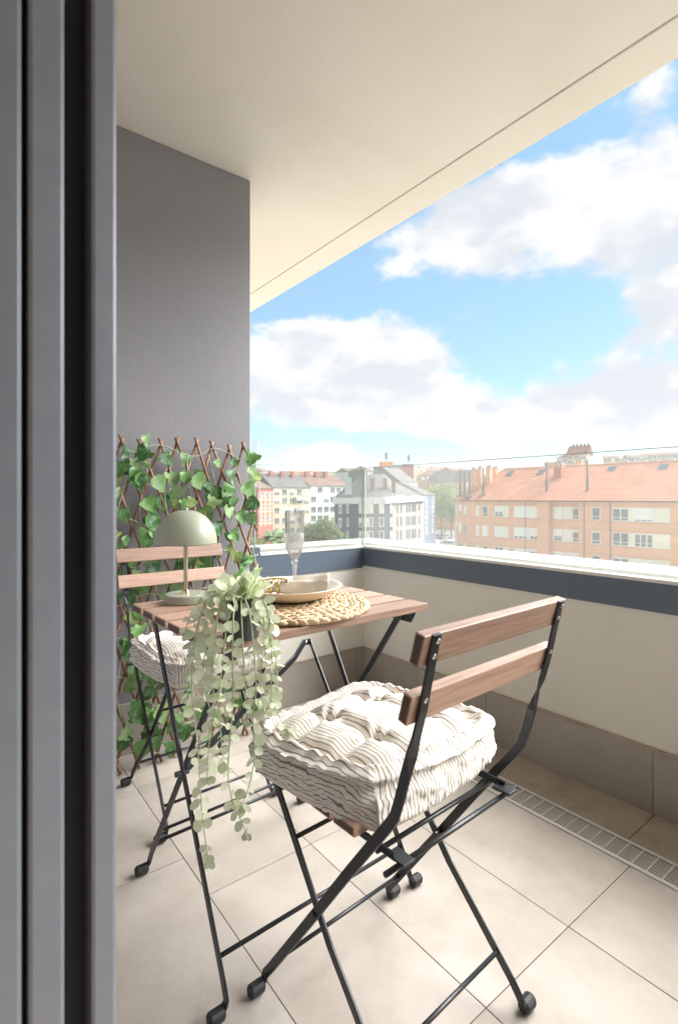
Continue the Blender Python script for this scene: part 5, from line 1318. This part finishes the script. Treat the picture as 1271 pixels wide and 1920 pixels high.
tree('round green tree left of the gray block', 585, 88, 980, 3.6, LEAF2, 6, n=2600, size=.22)
tree('low pale shrub tree under the blue wall of the modern block', 688, 92, 1008, 2.6, LEAF1, 7, n=1500, size=.2)
tree('light green shrub tree past the edge of the glass', 478, 85, 1000, 2.4, LEAF1, 8, n=1400, size=.2)
tree('green shrub tree between the palm and the bushy tree', 556, 95, 998, 3.0, LEAF2, 9, n=1600, size=.22)
# palm
pp = at(512, PCY, 62); g = hill(pp.x, pp.y); top = zpx(1012, 62)
pm_ = thing('palm_tree', 'palm tree with arching fronds below the end glass pane', 'tree', (pp.x, pp.y, g))
MB().tube([Vector((pp.x, pp.y, g)), Vector((pp.x + .1, pp.y, top))], [.3, .22], 8).build('trunk', BARK, pm_, world=True)
r_ = random.Random(4)
for k in range(26):
    a_ = k * 2.4; up = r_.uniform(.1, 1.5); L = r_.uniform(2.0, 2.8); d = Vector((math.cos(a_), math.sin(a_), 0)); m = MB(); side = Vector((-d.y, d.x, 0)); prev = None
    for i in range(13):
        s = i / 12; c = Vector((pp.x + .1, pp.y, top)) + d * (L * s * math.cos(up * .6)) + Z3 * (L * s * math.sin(up) * .9 - 1.5 * s * s * (1.25 - up * .3))
        if prev is not None:
            w_ = .55 * math.sin(math.pi * min(1, s * .9 + .12))
            for q in (-1, 1):
                m.face([prev, c, c + side * q * w_ - Z3 * .25 * w_ + d * .25, prev + side * q * w_ * .96 - Z3 * .27 * w_ + d * .17])
        prev = c
    m.build('frond', LEAF3, pm_, world=True)
# hedge-like greenery low between the blocks
def shrubs(name, cells, mt, seed, n):
    bl = []
    for px, D, ytop, r in cells:
        p = at(px, PCY, D); z = zpx(ytop, D); bl.append((p.x, p.y, z - r * .8, r, r * .8))
    o = crown_mesh(name, bl, n, .25, mt, None, seed); o['kind'] = 'stuff'; return o
shrubs('hillside_woods', [(r_.uniform(480, 900), r_.uniform(230, 330), r_.uniform(893, 905), r_.uniform(3, 5)) for _ in range(60)], LEAF2, 5, 7000)

# ------------------------------------------------------------------ parked cars
CARPAINT = {}
def car(label, px, D, rz, col, cname):
    p = at(px, PCY, D); g = GZ + .125
    t = thing('parked_car', label, 'car', (p.x, p.y, g), rz, 'cars parked along the street')
    cm_ = mat(cname, col, .25, coat=.6)
    prof = [(-2.05, .35), (-2.08, .72), (-1.75, .90), (-1.0, .98), (-.55, 1.42), (.75, 1.45), (1.45, 1.0), (2.0, .92), (2.1, .60), (2.05, .33)]
    m = MB(); n_ = len(prof)
    for y, k in ((-.83, 1), (-.86, .98), (.86, .98), (.83, 1)):
        for x, z in prof: m.v.append((x * (1 if abs(y) < .85 else .985), y * (1 if z < 1 else .86), z))
    for r in range(3):
        for i in range(n_): m.f.append((r * n_ + i, r * n_ + (i + 1) % n_, (r + 1) * n_ + (i + 1) % n_, (r + 1) * n_ + i))
    m.f += [tuple(range(n_))[::-1], tuple(3 * n_ + i for i in range(n_))]
    m.build('body', cm_, t)
    m = MB()
    for s_ in (-1, 1): m.quad_box([(-.85, s_ * .80, 1.0), (1.2, s_ * .80, 1.0), (1.2, s_ * .775, 1.0), (-.85, s_ * .775, 1.0), (-.5, s_ * .755, 1.38), (.7, s_ * .755, 1.38), (.7, s_ * .73, 1.38), (-.5, s_ * .73, 1.38)])
    m.build('side_windows', PANE, t)
    m = MB(); m.face([(.80, -.62, 1.42), (.80, .62, 1.42), (1.44, .70, 1.03), (1.44, -.70, 1.03)]); m.v = [(x + .03, y, z + .02) for x, y, z in m.v]; m.build('windscreen', PANE, t)
    m = MB(); m.face([(-.60, -.62, 1.40), (-.60, .62, 1.40), (-1.0, .70, 1.0), (-1.0, -.70, 1.0)]); m.v = [(x - .03, y, z + .02) for x, y, z in m.v]; m.build('rear_window', PANE, t)
    for x in (-1.3, 1.35):
        for y in (-.8, .8):
            w = MB().tube([(x, y - .1, .31), (x, y + .1, .31)], .31, 16).build('wheel', DARK, t); MB().tube([(x, y - .105 if y < 0 else y + .101, .31), (x, y - .101 if y < 0 else y + .105, .31)], .19, 12).build('rim', SCREW, w)
car('white parked car at the foot of the brick block', 843, 140, .9, (.75, .75, .75), 'white_paint')
car('dark parked car beside the violet blue block', 822, 152, 1.0, (.05, .05, .06), 'dark_paint')
car('silver parked car further up the street under the trees', 833, 166, .95, (.5, .5, .52), 'silver_paint')
# street lamp
p = at(833, PCY, 146)
sl = thing('street_lamp', 'slim gray street lamp on the pavement near the white car', 'street lamp', (p.x, p.y, GZ + .12))
MB().tube([(p.x, p.y, GZ + .12), (p.x, p.y, GZ + 6.5)], [.09, .05], 8).build('pole', FLUE, sl, world=True)
MB().tube(smooth_path([(p.x, p.y, GZ + 6.5), (p.x + .3, p.y, GZ + 6.9), (p.x + 1.2, p.y, GZ + 7.0)], 4), .04, 6).box(p.x + 1.0, p.x + 1.7, p.y - .14, p.y + .14, GZ + 6.93, GZ + 7.07).build('lamp_head', FLUE, sl, world=True)

# ------------------------------------------------------------------ air over the town
hz = bpy.data.materials.new('haze'); hz.use_nodes = True; N_ = hz.node_tree.nodes; N_.clear()
hv = N_.new('ShaderNodeVolumePrincipled'); hv.inputs['Color'].default_value = (.93, .95, .97, 1); hv.inputs['Density'].default_value = .00035
ho = N_.new('ShaderNodeOutputMaterial'); hz.node_tree.links.new(hv.outputs[0], ho.inputs['Volume'])
MB().box(-2700, 2700, -2700, 2700, GZ - 6, 42).build('haze', hz, None, kind='stuff')
SC.cycles.volume_bounces = 1
